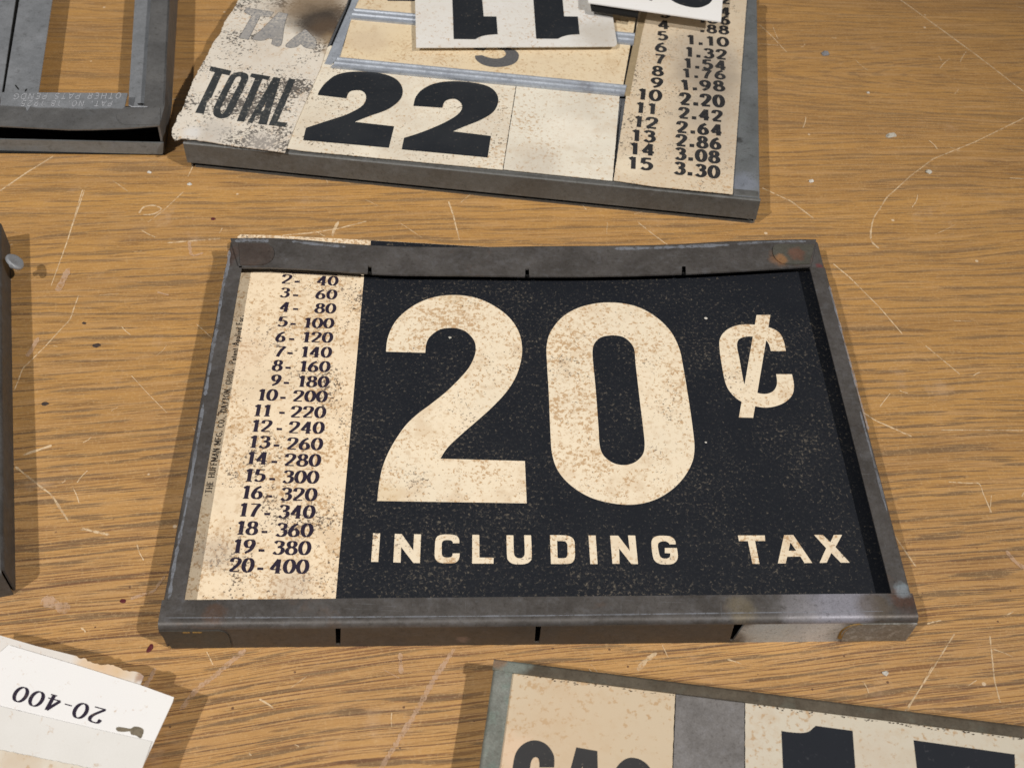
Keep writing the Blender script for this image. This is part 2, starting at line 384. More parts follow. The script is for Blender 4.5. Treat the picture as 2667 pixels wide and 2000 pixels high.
# ------------------------------------------------------------------ stroke lettering
def ell(cx, cy, rx, ry, n=14, pw=1.0):
    return ('c', [(cx+rx*math.cos(2*PI*i/n), cy+ry*math.sin(2*PI*i/n)) for i in range(n)])
G = {
 '0': (.62, [ell(.31, .5, .25, .45)]),
 '1': (.46, [[(.06, .80, 1), (.27, .95, 1)], [(.27, .98, 1), (.27, 0, 1)]]),
 '2': (.62, [[(.07, .70), (.12, .90), (.30, .95), (.48, .88), (.52, .70), (.40, .46), (.07, .07)], [(.05, .06, 1), (.56, .06, 1)]]),
 '3': (.60, [[(.07, .80), (.17, .92), (.31, .94), (.47, .85), (.46, .64), (.24, .52)], [(.24, .52), (.48, .46), (.53, .24), (.39, .06), (.20, .05), (.05, .17)]]),
 '4': (.64, [[(.43, 0, 1), (.43, .98, 1)], [(.42, .95, 1), (.06, .27, 1)], [(.04, .27, 1), (.62, .27, 1)]]),
 '5': (.60, [[(.53, .93, 1), (.13, .93, 1)], [(.15, .96, 1), (.11, .52, 1)], [(.11, .52), (.28, .59), (.47, .51), (.53, .30), (.42, .09), (.22, .04), (.05, .15)]]),
 '6': (.62, [[(.48, .94), (.22, .74), (.08, .36), (.14, .12), (.31, .04), (.49, .14), (.52, .34), (.40, .53), (.22, .52), (.09, .36)]]),
 '7': (.60, [[(.04, .92, 1), (.56, .92, 1)], [(.55, .93), (.34, .5), (.22, 0)]]),
 '8': (.62, [ell(.31, .74, .19, .20, 12), ell(.31, .27, .24, .24, 12)]),
 '-': (.42, [[(.03, .36, 1), (.36, .36, 1)]]),
 '.': (.30, [[(.15, 0, 1), (.15, .28, 1)]]),
 ',': (.25, [[(.14, .1, 1), (.08, -.12, 1)]]),
 ' ': (.40, []),
 'A': (.66, [[(.05, 0, 1), (.33, .98, 1)], [(.33, .98, 1), (.61, 0, 1)], [(.15, .32, 1), (.51, .32, 1)]]),
 'B': (.6, [[(.1, 0, 1), (.1, 1, 1)], [(.1, .94), (.45, .90), (.45, .58), (.1, .53)], [(.1, .53), (.52, .48), (.52, .08), (.1, .05)]]),
 'C': (.62, [[(.56, .80), (.32, .95), (.08, .70), (.08, .30), (.32, .05), (.56, .20)]]),
 'D': (.64, [[(.1, 0, 1), (.1, 1, 1)], [(.1, .94), (.40, .90), (.56, .66), (.56, .34), (.40, .10), (.1, .06)]]),
 'E': (.56, [[(.1, 0, 1), (.1, 1, 1)], [(.1, .94, 1), (.5, .94, 1)], [(.1, .5, 1), (.42, .5, 1)], [(.1, .06, 1), (.5, .06, 1)]]),
 'F': (.54, [[(.1, 0, 1), (.1, 1, 1)], [(.1, .94, 1), (.5, .94, 1)], [(.1, .5, 1), (.42, .5, 1)]]),
 'G': (.66, [[(.56, .82), (.32, .95), (.08, .70), (.08, .30), (.32, .05), (.56, .14), (.57, .45)], [(.36, .45, 1), (.60, .45, 1)]]),
 'H': (.66, [[(.1, 0, 1), (.1, 1, 1)], [(.56, 0, 1), (.56, 1, 1)], [(.1, .5, 1), (.56, .5, 1)]]),
 'I': (.26, [[(.13, 0, 1), (.13, 1, 1)]]),
 'L': (.52, [[(.1, 0, 1), (.1, 1, 1)], [(.1, .06, 1), (.5, .06, 1)]]),
 'M': (.80, [[(.1, 0, 1), (.1, 1, 1)], [(.7, 0, 1), (.7, 1, 1)], [(.1, 1, 1), (.4, .2, 1)], [(.4, .2, 1), (.7, 1, 1)]]),
 'N': (.66, [[(.1, 0, 1), (.1, 1, 1)], [(.56, 0, 1), (.56, 1, 1)], [(.1, 1, 1), (.56, 0, 1)]]),
 'O': (.68, [ell(.34, .5, .26, .45)]),
 'P': (.58, [[(.1, 0, 1), (.1, 1, 1)], [(.1, .94), (.44, .92), (.50, .70), (.42, .50), (.1, .47)]]),
 'R': (.60, [[(.1, 0, 1), (.1, 1, 1)], [(.1, .94), (.44, .92), (.50, .72), (.42, .52), (.1, .49)], [(.3, .5, 1), (.54, 0, 1)]]),
 'S': (.56, [[(.50, .82), (.28, .95), (.08, .78), (.20, .55), (.42, .44), (.48, .20), (.28, .05), (.06, .18)]]),
 'T': (.60, [[(.30, 0, 1), (.30, 1, 1)], [(.04, .94, 1), (.56, .94, 1)]]),
 'U': (.64, [[(.1, 1), (.1, .25), (.2, .06), (.32, .04), (.44, .06), (.54, .25), (.54, 1)]]),
 'Y': (.60, [[(.04, 1, 1), (.3, .5, 1)], [(.56, 1, 1), (.3, .5, 1)], [(.3, .5, 1), (.3, 0, 1)]]),
 'a': (.46, [ell(.22, .25, .15, .22, 10), [(.38, .5, 1), (.38, 0, 1)]]),
 'd': (.48, [ell(.22, .25, .15, .22, 10), [(.38, .9, 1), (.38, 0, 1)]]),
 'e': (.46, [[(.08, .27), (.38, .28), (.30, .46), (.14, .44), (.07, .25), (.16, .04), (.36, .08)]]),
 'i': (.24, [[(.12, 0, 1), (.12, .5, 1)], [(.12, .64, 1), (.12, .76, 1)]]),
 'l': (.24, [[(.12, 0, 1), (.12, .95, 1)]]),
 'n': (.48, [[(.09, 0, 1), (.09, .5, 1)], [(.09, .36), (.22, .48), (.36, .40), (.38, 0)]]),
 'o': (.46, [ell(.23, .25, .15, .22, 10)]),
 'p': (.48, [ell(.26, .25, .15, .22, 10), [(.10, .5, 1), (.10, -.3, 1)]]),
 'r': (.36, [[(.09, 0, 1), (.09, .5, 1)], [(.09, .34), (.2, .46), (.33, .44)]]),
 't': (.32, [[(.15, .75, 1), (.15, 0, 1)], [(.02, .48, 1), (.3, .48, 1)]]),
}
w6, s6 = G['6']; G['9'] = (w6, [[(.62-p[0], .98-p[1]) for p in s6[0]]])

def stroke(mb, pts, closed, T, thick, thin, z, serifend=False):
    """ribbon along pts (glyph units); T maps glyph units to world xy"""
    n = len(pts); L = []; R = []
    for i, p in enumerate(pts):
        a = pts[(i-1) % n] if (closed or i > 0) else p
        b = pts[(i+1) % n] if (closed or i < n-1) else p
        dx, dy = b[0]-a[0], b[1]-a[1]; l = math.hypot(dx, dy) or 1
        dx /= l; dy /= l
        wd = (thin + (thick-thin)*abs(dy)**1.3) / 2
        L.append(T(p[0]-dy*wd, p[1]+dx*wd)); R.append(T(p[0]+dy*wd, p[1]-dx*wd))
    vs = [(q.x, q.y, z + i*1.5e-6) for i, q in enumerate(L)] + [(q.x, q.y, z + i*1.5e-6) for i, q in enumerate(R)]
    fs = []
    for i in range(n if closed else n-1):
        j = (i+1) % n; fs.append((i+n, j+n, j, i))
    mb.add(vs, fs)

def text(mb, s, p0, p1, h, z, thick=.2, thin=.08, serif=False, gap=.10, worldz=None, jitter=0):
    """write s with its baseline from photo point p0 to p1 on the plane at height z; h = letter height in photo pixels"""
    A = P(*p0, z).xy; B = P(*p1, z).xy
    d = (B-A); Ltot = d.length; d.normalize(); up = Vector((-d.y, d.x))
    m = ((p0[0]+p1[0])/2, (p0[1]+p1[1])/2)
    H = (P(m[0], m[1]-h, z).xy - P(m[0], m[1], z).xy).length
    adv = [G[c][0] + gap for c in s]; tot = sum(adv) - gap
    sx = Ltot / tot; x = 0
    zz = z if worldz is None else worldz
    for c, a in zip(s, adv):
        strokes = list(G[c][1])
        if serif:
            if c == '1': strokes.append([(.10, .035, 1), (.44, .035, 1)])
            if c == '4': strokes.append([(.30, .03, 1), (.58, .03, 1)])
            if c in 'HNMUIFPRTLEDA' and c != ' ':
                wg = G[c][0]; strokes.append([(0, .03, 1), (min(.25, wg*.4), .03, 1)])
                if c in 'HNMA': strokes.append([(wg-.25, .03, 1), (wg, .03, 1)])
        T = lambda gx, gy, x=x: A + d*((x+gx)*sx) + up*(gy*H)
        for k, st in enumerate(strokes):
            closed = isinstance(st, tuple)
            pts = st[1] if closed else st
            if closed: pts = curve([tuple(q) for q in pts], True, 2)
            elif len(pts) > 2: pts = curve([(q[0], q[1]) for q in pts], False, 4)
            else: pts = [(q[0], q[1]) for q in pts]
            k_ = H/sx if sx else 1
            t_, n_ = thick, thin
            # widths are in height units; undo the horizontal scaling
            def T2(gx, gy, x=x): return A + d*((x)*sx + gx) + up*gy
            pp = [(q[0]*sx, q[1]*H) for q in pts]
            tk, tn = t_*H, n_*H
            if serif and k >= len(G[c][1]): tk = tn = .07*H
            stroke(mb, pp, closed, T2, tk, tn, zz + k*4e-5)
        x += a

# ------------------------------------------------------------------ tabletop
mb = MB()
mb.add([(-1.2, -.75, 0), (1.2, -.75, 0), (1.2, 1.15, 0), (-1.2, 1.15, 0), (-1.2, -.75, -.03), (1.2, -.75, -.03), (1.2, 1.15, -.03), (-1.2, 1.15, -.03)],
       [(0, 1, 2, 3), (7, 6, 5, 4), (4, 5, 1, 0), (5, 6, 2, 1), (6, 7, 3, 2), (7, 4, 0, 3)])
table = mb.build('tabletop', M_WOOD, None, kind='structure')
SCR = scratch_mat('scratch_pale', (.80, .62, .40), 3, .75)
SCR2 = scratch_mat('scratch_pink', (.66, .46, .32), 5, .55)
def ribbon(mb, pts, wmm, z, closed=False):
    ps = curve([(p[0], p[1]) for p in pts], False, 6) if len(pts) > 2 else pts
    W = [P(p[0], p[1], 0).xy for p in ps]
    n = len(W); r = random.Random(int(pts[0][0]*7+pts[0][1]))
    vs = []
    for i, p in enumerate(W):
        a = W[max(i-1, 0)]; b = W[min(i+1, n-1)]; d = (b-a).normalized(); nr = Vector((-d.y, d.x))
        k = wmm*.0005*(.6+.8*r.random()) * (.35 if i in (0, n-1) else 1)
        vs += [(p.x+nr.x*k, p.y+nr.y*k, z), (p.x-nr.x*k, p.y-nr.y*k, z)]
    mb.add(vs, [(2*i+1, 2*i+3, 2*i+2, 2*i) for i in range(n-1)])
def densify(pts):
    out = []
    for a, b in zip(pts, pts[1:]):
        n = max(1, int(math.hypot(b[0]-a[0], b[1]-a[1])/25))
        out += [(a[0]+(b[0]-a[0])*k/n, a[1]+(b[1]-a[1])*k/n) for k in range(n)]
    return out + [pts[-1]]
mb = MB(); zc = [6e-5]
def scr(pts, w):
    ribbon(mb, densify(pts), w, zc[0]); zc[0] += 1.5e-6
for pts, wd in [
  ([(2338, -5), (2430, 62), (2540, 142), (2667, 240)], .75), ([(1976, 64), (2010, 95), (2049, 137)], .5),
  ([(2667, 308), (2540, 370), (2430, 415), (2370, 460), (2310, 515), (2275, 570), (2268, 605)], .6),
  ([(2268, 600), (2270, 628), (2290, 648)], .9), ([(1985, 490), (2060, 525), (2120, 570)], .8),
  ([(2170, 687), (2215, 725), (2290, 800), (2350, 870)], .6), ([(2410, 900), (2500, 975)], .5), ([(2210, 1050), (2280, 1095), (2375, 1137)], .7),
  ([(2450, 1120), (2667, 1121)], .5), ([(2486, 1650), (2410, 1772), (2340, 1878)], .5), ([(2578, 1655), (2590, 1770), (2605, 1830)], .5),
  ([(2330, 1395), (2385, 1475)], .7), ([(2318, 1025), (2292, 1058)], 1.2), ([(2470, 1255), (2550, 1260), (2582, 1335)], .5), ([(2582, 1290), (2578, 1335)], .9),
  ([(215, 495), (175, 630), (133, 745)], .5), ([(205, 770), (182, 832), (120, 900), (60, 960), (38, 1015)], .6),
  ([(60, 1185), (135, 1160)], 1.2), ([(40, 1215), (90, 1255), (135, 1290), (180, 1360)], .9), ([(210, 1376), (285, 1393)], 1.1),
  ([(0, 498), (70, 450), (140, 407)], .9), ([(220, 496), (190, 585), (159, 675)], .5), ([(440, 265), (500, 238)], .5),
  ([(435, 633), (500, 628), (575, 622)], .9), ([(735, 614), (810, 607), (880, 596), (955, 577)], .8), ([(882, 577), (870, 600), (866, 616)], 1.4),
  ([(1168, 525), (1180, 560), (1197, 627)], .7), ([(1662, 580), (1700, 610), (1740, 640)], .6), ([(380, 660), (345, 655)], .5),
  ([(478, 500), (430, 545), (385, 580)], .5), ([(1040, 580), (1100, 620)], .3), ([(362, 556), (375, 540), (400, 536), (420, 545), (400, 558), (372, 560)], .9),
  ([(1710, 1700), (1680, 1722), (1660, 1746)], 1.8), ([(1725, 1680), (1740, 1712)], .9), ([(1582, 580), (1580, 610)], .5)]:
    scr(pts, wd)
r = random.Random(11)
for k in range(150):
    x = r.uniform(-30, 2700); y = r.uniform(-30, 2000); a = r.uniform(-1.2, 1.2) + (PI/2 if r.random() < .35 else 0)
    L = r.uniform(8, 60) * (1 if r.random() < .85 else 3)
    scr([(x, y), (x+L*.5*math.cos(a)+r.uniform(-4, 4), y+L*.5*math.sin(a)), (x+L*math.cos(a), y+L*math.sin(a))], r.uniform(.2, .6))
mb.build('scratches', SCR, table, kind='stuff')
mb = MB(); zc = [1.2e-4*2+1e-4]
for pts, wd in [([(1183, 1690), (1130, 1769), (1077, 1865), (1000, 1988), (985, 2020)], 2.0), ([(640, 1692), (600, 1725), (560, 1760), (513, 1795), (470, 1850)], 2.0),
  ([(1042, 1700), (1045, 1755)], 1.6), ([(590, 650), (640, 655)], .5), ([(1000, 1745), (1040, 1766)], 1.0), ([(430, 1500), (400, 1540), (340, 1560)], 1.2),
  ([(100, 880), (84, 910), (70, 930)], 2.2), ([(180, 700), (150, 760)], 3.0), ([(540, 690), (565, 700)], 1.5), ([(493, 630), (500, 665), (530, 660)], 1.8),
  ([(410, 762), (440, 770)], 3.0), ([(405, 1740), (380, 1790), (395, 1830)], 1.6), ([(2620, 1435), (2640, 1460), (2667, 1480)], 2.0), ([(110, 1560), (180, 1590)], 4.0)]:
    scr(pts, wd)
mb.build('scuff_marks', SCR2, table, kind='stuff')

# ------------------------------------------------------------------ shared metals
MET_A = metal('dark_zinc', (.074, .067, .062), (.112, .104, .100), 1, (.155, .158, .172), .40, .40, (.13, .085, .060), 0, .46, .28, 1.0,
              extra=((P(590, 660, .018), .010, (.11, .062, .045), .6), (P(2030, 672, .018), .007, (.34, .17, .075), .55), (P(2075, 665, .018), .009, (.17, .085, .05), .55),
                     (P(700, 660, .018), .003, (.18, .19, .21), .6), (P(2180, 1583, .018), .022, (.38, .38, .45), .75), (P(2080, 1585, .018), .012, (.30, .29, .31), .6), (P(2280, 1578, .018), .009, (.12, .09, .06), .6),
                     (P(1930, 1585, .018), .008, (.22, .18, .11), .5), (P(2350, 1555, .018), .006, (.20, .08, .04), .6), (P(2362, 1568, .018), .008, (.08, .05, .04), .7),
                     (P(560, 1598, .018), .006, (.14, .075, .045), .5), (P(2350, 1535, .018), .0045, (.34, .42, .48), .6), (P(2136, 690, .018), .003, (.20, .05, .05), .8)))
MET_FRONT = metal('brown_zinc', (.062, .052, .044), (.088, .074, .062), 2, (.13, .11, .095), .35, .35, (.15, .10, .06), 0, .50, .3, .8,
              extra=((P(2080, 1640, .008), .026, (.60, .64, .68), .85), (P(1990, 1640, .008), .014, (.50, .54, .56), .85), (P(2150, 1640, .008), .012, (.66, .68, .70), .8), (P(2270, 1640, .008), .022, (.20, .185, .155), .8), (P(1205, 1655, .005), .004, (.22, .16, .14), .7)))
MET_GREY = metal('grey_zinc', (.155, .155, .155), (.21, .21, .21), 3, (.19, .20, .215), .35, .12, (.16, .10, .07), 0, .50, .5, .7)
MET_PLATE = metal('blue_grey_plate', (.30, .32, .345), (.36, .38, .41), 4, (.42, .44, .48), .3, .06, (.16, .14, .12), 0, .45, .45, .6)
MET_TRAY = metal('blue_painted_metal', (.38, .42, .49), (.49, .54, .61), 5, (.58, .64, .73), .5, .3, (.14, .12, .12), 0, .42, .35, 1.2)
MET_LEFT = metal('iron_grey', (.080, .078, .076), (.105, .10, .096), 6, (.16, .17, .19), .35, .2, (.12, .09, .07), 0, .52, .45, .7)
MET_GREEN = metal('verdigris_zinc', (.20, .21, .185), (.28, .29, .265), 7, (.36, .42, .38), .5, .35, (.26, .16, .10), .5, .55, .3, 1.3)
MET_BRONZE = metal('brown_rim', (.105, .085, .060), (.145, .120, .088), 8, (.19, .165, .12), .35, .5, (.22, .15, .09), .12, .55, .35, 1.2,
              extra=((P(1330, 1725, .016), .010, (.30, .35, .32), .7), (P(1300, 1722, .016), .004, (.32, .18, .10), .7)))
MET_WIDE = metal('grey_blank_plate', (.195, .185, .18), (.255, .245, .245), 9, (.31, .31, .33), .4, .12, (.16, .12, .1), 0, .55, .3, 1.0)
def simple(name, c, rough=.6, metallic=0.0, ns=400, amt=.3):
    t = NT(name); n = t.noise(t.pos, ns, 4, .65)
    return t.finish(t.mix(t.ss(n, .35, .65, 0, amt), c, (c[0]*.5, c[1]*.5, c[2]*.5)), rough, n, .2, .0004, metallic, .4)
BLACK = simple('shade_and_mark_black', (.006, .006, .006), .8)  # near-black: painted shade of gaps, also the groove and punched marks
BRASS = simple('dull_brass_solder', (.30, .18, .05), .5, .3, 900, .8)
BRIGHT = simple('bright_embossed_metal', (.46, .48, .52), .5, .1, 1500, 1.0)

# ------------------------------------------------------------------ central frame
ZF = .018
TH = .0008
Y3 = math.radians(3.193)
def loc3(x, y):    # frame-local mm -> world
    x *= .001; y *= .001
    return Vector((x*math.cos(Y3)-y*math.sin(Y3), x*math.sin(Y3)+y*math.cos(Y3)))
def unl3(v):
    return (1000*(v.x*math.cos(Y3)+v.y*math.sin(Y3)), 1000*(-v.x*math.sin(Y3)+v.y*math.cos(Y3)))
def arcprof(flange, r, h, th, bottom, lip=0):
    """closed profile (out,z) of a folded sheet: flat flange, round bend, outer wall; out=0 at the outer face"""
    outer = [(-flange, h)] + [(-r + r*math.sin(a), h - r + r*math.cos(a)) for a in [i*PI/2/7 for i in range(8)]] + [(0, bottom)]
    ri = r - th
    inner = [(-th, bottom)] + [(-r + ri*math.sin(a), h - r + ri*math.cos(a)) for a in [PI/2-i*PI/2/7 for i in range(8)]] + [(-flange, h-th)]
    return outer + inner
fc = loc3(8, -27)
fr = thing('metal_sign_frame', 'dark zinc frame in the middle, bowed along its top, holding the black 20 cent card', 'frame', (fc.x, fc.y, 0))
# front: bend + flange, then the wall in segments between the slots, slots as real gaps
cL, cR = P(413, 1622, .0155), P(2388, 1606, .0155)
A_ = unl3(P(414, 1618, .0155).xy); B_ = unl3(P(2387, 1604, .0155).xy)
YF = -137.6; XL, XR = -142.6, 159.0
mb = MB()
mb.sweep(arcprof(.0118, .0026, ZF, TH, .0152), loc3(XL, YF), loc3(XR, YF))
mb.build('front_rail', MET_A, fr, smooth=True)
mb = MB()
def wall(x0t, x1t, x0b, x1b, z0, z1, th=.8):
    f = [loc3(x0b, YF), loc3(x1b, YF), loc3(x1b, YF+th), loc3(x0b, YF+th)]
    g = [loc3(x0t, YF), loc3(x1t, YF), loc3(x1t, YF+th), loc3(x0t, YF+th)]
    mb.hexa([(p.x, p.y, z0) for p in f], [(p.x, p.y, z1) for p in g])
def xl(px, py, z): return unl3(P(px, py, z).xy)[0]
s1t, s1b = xl(881, 1628, .0152), xl(881, 1676, .0015)
s2t, s2b = xl(1402, 1620, .0152), xl(1399, 1666, .0015)
s3t, s3b = xl(1921, 1617, .0152), xl(1904, 1661, .0015)
edges_t = [XL, s1t-1.05, s1t+1.05, s2t-1.1, s2t+1.1, s3t-1.6, s3t+2.6, XR]
edges_b = [XL+2.6, s1b-.9, s1b+.9, s2b-1.1, s2b+.8, s3b-.8, s3b+.6, XR-2.4]
for k in range(0, 8, 2):
    wall(edges_t[k], edges_t[k+1], edges_b[k], edges_b[k+1], .0018, .0152)
wall(XL+2.6, XR-2.4, XL+3.0, XR-3.0, 0, .0018)
mb.build('front_wall', MET_FRONT, fr)
# side rails
def side(name, a, b, mat, fl, parent=fr, z=ZF, mb=None):
    mb = MB(); mb.sweep(arcprof(fl, .0022, z, TH, 0), a, b); return mb.build(name, mat, parent, smooth=True)
side('side_rail', loc3(-141.5, 61.5), loc3(-142.45, YF+11.9), MET_A, .0086)
side('side_rail', loc3(158.85, YF+11.9), loc3(159.6, 61.0), MET_A, .0084)
for sx, y0, y1, xx in ((1, YF+1.0, YF+11.8, -142.45), (-1, YF+1.0, YF+11.8, 158.85)):
    mb = MB(); c = [loc3(xx, y0), loc3(xx+.8, y0), loc3(xx+.8, y1), loc3(xx, y1)] if sx > 0 else [loc3(xx-.8, y0), loc3(xx, y0), loc3(xx, y1), loc3(xx-.8, y1)]
    mb.hexa([(p.x, p.y, 0) for p in c], [(p.x, p.y, ZF-.0026) for p in c]); mb.build('corner_wall', MET_A, fr)
side('side_rail_end', loc3(-141.4, 80.5), loc3(-141.5, 61.6), MET_A, .0086, z=ZF-.0011)
side('side_rail_end', loc3(159.6, 61.1), loc3(159.7, 80.5), MET_A, .0084, z=ZF-.0011)
# bowed back rail with its notches
outer = [(600, 622), (700, 621.5), (800, 627), (900, 636), (1050, 644), (1250, 645), (1400, 643), (1700, 640), (1900, 630), (2060, 625), (2126, 625)]
inner = [(2112, 694), (2000, 701), (1900, 707), (1787, 713), 'n', (1775, 713), (1650, 717), (1500, 719.5), (1379, 719.5), 'n', (1367, 719.5), (1200, 717), (1050, 716), (969, 713), 'n', (957, 711), (900, 708), (800, 701), (700, 697), (623, 697)]
pl = curve(outer, False, 4)
tmp = []
for i, p in enumerate(inner):
    if p == 'n':
        a, b = inner[i-1], inner[i+1]
        tmp += [(a[0]-.8, a[1]-4), (a[0]-1.2, a[1]-19), (b[0]+1.2, b[1]-19), (b[0]+.8, b[1]-4)]
    else: tmp.append(p)
mb = MB(); mb.prism([xy(pl+tmp, ZF)], ZF-.0009, ZF)
rail_b = mb.build('back_rail', MET_A, fr)
mb = MB()     # rolled back edge and wall of the bowed rail
W = xy(pl, ZF); n = len(W)
prof = [(0, 0), (.0006, -.0002), (.0014, -.0010), (.0018, -.0022), (.0018, -.0050)]
vs = []
for i, p in enumerate(W):
    a, b = W[max(i-1, 0)], W[min(i+1, n-1)]; d = (b-a).normalized(); nr = Vector((-d.y, d.x))
    for (o, dz) in prof: q = p + nr*o; vs.append((q.x, q.y, ZF+dz))
m = len(prof)
mb.add(vs, [(i*m+k, (i+1)*m+k, (i+1)*m+k+1, i*m+k+1)[::-1] for i in range(n-1) for k in range(m-1)])
mb.build('rolled_edge', MET_A, fr, smooth=True)
mb = MB()     # added lip under the inner edge, black for the shade of the gap
lipp = [p for p in inner if p != 'n'][::-1]
W = xy(lipp, ZF-.0009)
for a, b in zip(W, W[1:]):
    d = (b-a).normalized(); nr = Vector((-d.y, d.x))*.0006
    a2 = a+nr; b2 = b+nr
    drop = .0017
    mb.hexa([(a2.x, a2.y, ZF-.0010-drop), (b2.x, b2.y, ZF-.0010-drop), (b2.x+nr.x, b2.y+nr.y, ZF-.0010-drop), (a2.x+nr.x, a2.y+nr.y, ZF-.0010-drop)],
            [(a2.x, a2.y, ZF-.0010), (b2.x, b2.y, ZF-.0010), (b2.x+nr.x, b2.y+nr.y, ZF-.0010), (a2.x+nr.x, a2.y+nr.y, ZF-.0010)])
mb.build('gap_shade_lip', BLACK, fr)
mb = MB()     # bottom rest under the back rail
c = [loc3(-141, 84), loc3(159, 84), loc3(159, 84.8), loc3(-141, 84.8)]
mb.hexa([(p.x, p.y, 0) for p in c], [(p.x, p.y, .0085) for p in c]); mb.build('back_wall', MET_A, fr)
mb = MB(); c = [loc3(-141, -136), loc3(158.5, -136), loc3(158.5, 84), loc3(-141, 84)]
mb.prism([c], .0012, .0020); mb.build('backing_plate', MET_A, fr)
# soldered corner tabs
def tabpoly(pts, z0, z1, mat, parent, name='corner_tab', label=None):
    mb = MB(); mb.prism([xy(curve(pts), z1)], z0, z1); return mb.build(name, mat, parent, label=label)
TAB1 = metal('rusty_tab', (.085, .066, .058), (.115, .088, .075), 21, (.12, .11, .10), .3, .5, (.15, .08, .05), 0, .5, .4, 1.2)
TAB2 = metal('olive_rusty_tab', (.10, .098, .082), (.12, .115, .095), 22, (.13, .135, .13), .3, .3, (.24, .12, .06), 0, .5, .4, 1.6,
             extra=((P(2033, 676, .0184), .0045, (.42, .22, .10), .85), (P(2075, 662, .0184), .006, (.22, .10, .065), .7), (P(2128, 680, .0184), .0035, (.22, .05, .05), .8)))
tabpoly([(622, 634, 1), (690, 634), (706, 642), (714, 657), (710, 674), (695, 686), (670, 690), (626, 690, 1)], ZF+.00002, ZF+.0005, TAB1, fr)
tabpoly([(2014, 643), (2030, 636, 1), (2122, 636, 1), (2108, 687, 1), (2045, 687), (2028, 680), (2015, 664)], ZF+.00002, ZF+.0006, TAB2, fr)
def fronttab(x0, x1, round_left, mat):
    """tab lying against the front wall"""
    mb = MB(); zt, zb = .0150, .0010; pts = []
    N = 7
    if round_left:
        pts = [(x1-1.0, zb), (x1, zt)] + [(x0+7-7*math.sin(a), zt-7e-3*(1-math.cos(a))) for a in [i*PI/2/N for i in range(N+1)]] + [(x0+1.6, zb)]
    else:
        pts = [(x0+2.2, zb), (x0, zt-.001), (x0, zt)] + []
        pts = [(x0, zt), (x0+2.6, zb), ] + [(x1-2.5+2.5*math.sin(a), zb+2.5e-3*(1-math.cos(a))) for a in [i*PI/2/N for i in range(N+1)]] + [(x1-4+4*math.cos(a), zt-4e-3*(1-math.sin(a))) for a in [i*PI/2/N for i in range(N+1)]]
    L = []
    front = [loc3(p[0], YF-.55) for p in pts]; back = [loc3(p[0], YF-.02) for p in pts]
    n = len(pts)
    vs = [(f.x, f.y, p[1]) for f, p in zip(front, pts)] + [(f.x, f.y, p[1]) for f, p in zip(back, pts)]
    area = sum(pts[i][0]*pts[(i+1) % n][1]-pts[(i+1) % n][0]*pts[i][1] for i in range(n))
    f0 = tuple(range(n)) if area > 0 else tuple(range(n))[::-1]
    fs = [f0] + [((i, i+n, (i+1) % n+n, (i+1) % n) if area > 0 else (i, (i+1) % n, (i+1) % n+n, i+n)) for i in range(n)]
    mb.add(vs, fs); return mb.build('corner_tab', mat, fr)
TAB3 = metal('dark_front_tab', (.052, .048, .042), (.085, .078, .066), 23, (.11, .105, .09), .35, .3, (.12, .09, .06), 0, .5, .4, 1.2)
TAB4 = metal('silvery_front_tab', (.20, .19, .17), (.27, .26, .24), 24, (.62, .63, .62), .7, .3, (.17, .12, .07), .1, .5, .4, 1.2)
fronttab(XL, xl(600, 1650, .008), False, TAB3)
fronttab(xl(2190, 1640, .008), XR, True, TAB4)
mb = MB()     # brass-coloured solder line round the right tab
x0 = xl(2190, 1640, .008); pts = [(x0-.4+7.6-7.6*math.sin(a), .0152-7.6e-3*(1-math.cos(a))) for a in [PI/2*.1+i*PI/2*.9/8 for i in range(9)]] + [(x0-.2, .0030)]
for (a, b) in zip(pts, pts[1:]):
    p, q = loc3(a[0], YF-.35), loc3(b[0], YF-.35); p2, q2 = loc3(a[0]+1.3, YF-.62), loc3(b[0]+1.3, YF-.62); p3, q3 = loc3(a[0]-.3, YF-.01), loc3(b[0]-.3, YF-.01)
    mb.add([(p.x, p.y, a[1]), (q.x, q.y, b[1]), (q2.x, q2.y, b[1]), (p2.x, p2.y, a[1]), (p3.x, p3.y, a[1]), (q3.x, q3.y, b[1])], [(0, 1, 2, 3), (4, 5, 1, 0)])
mb.build('solder_seam', BRASS, fr)
mb = MB()
for (xa, xb) in ((477, 495), (503, 527)):
    a, b = loc3(xl(xa, 1634, .0147), YF-.72), loc3(xl(xb, 1634, .0147), YF-.72); a2, b2_ = a+Vector((0, .0009)), b+Vector((0, .0009))
    mb.hexa([(a.x, a.y, .0138), (b.x, b.y, .0138), (b2_.x, b2_.y, .0138), (a2.x, a2.y, .0138)], [(a.x, a.y, .0145), (b.x, b.y, .0145), (b2_.x, b2_.y, .0147), (a2.x, a2.y, .0147)])
    mb.build('solder_drop', BRASS, fr); mb = MB()

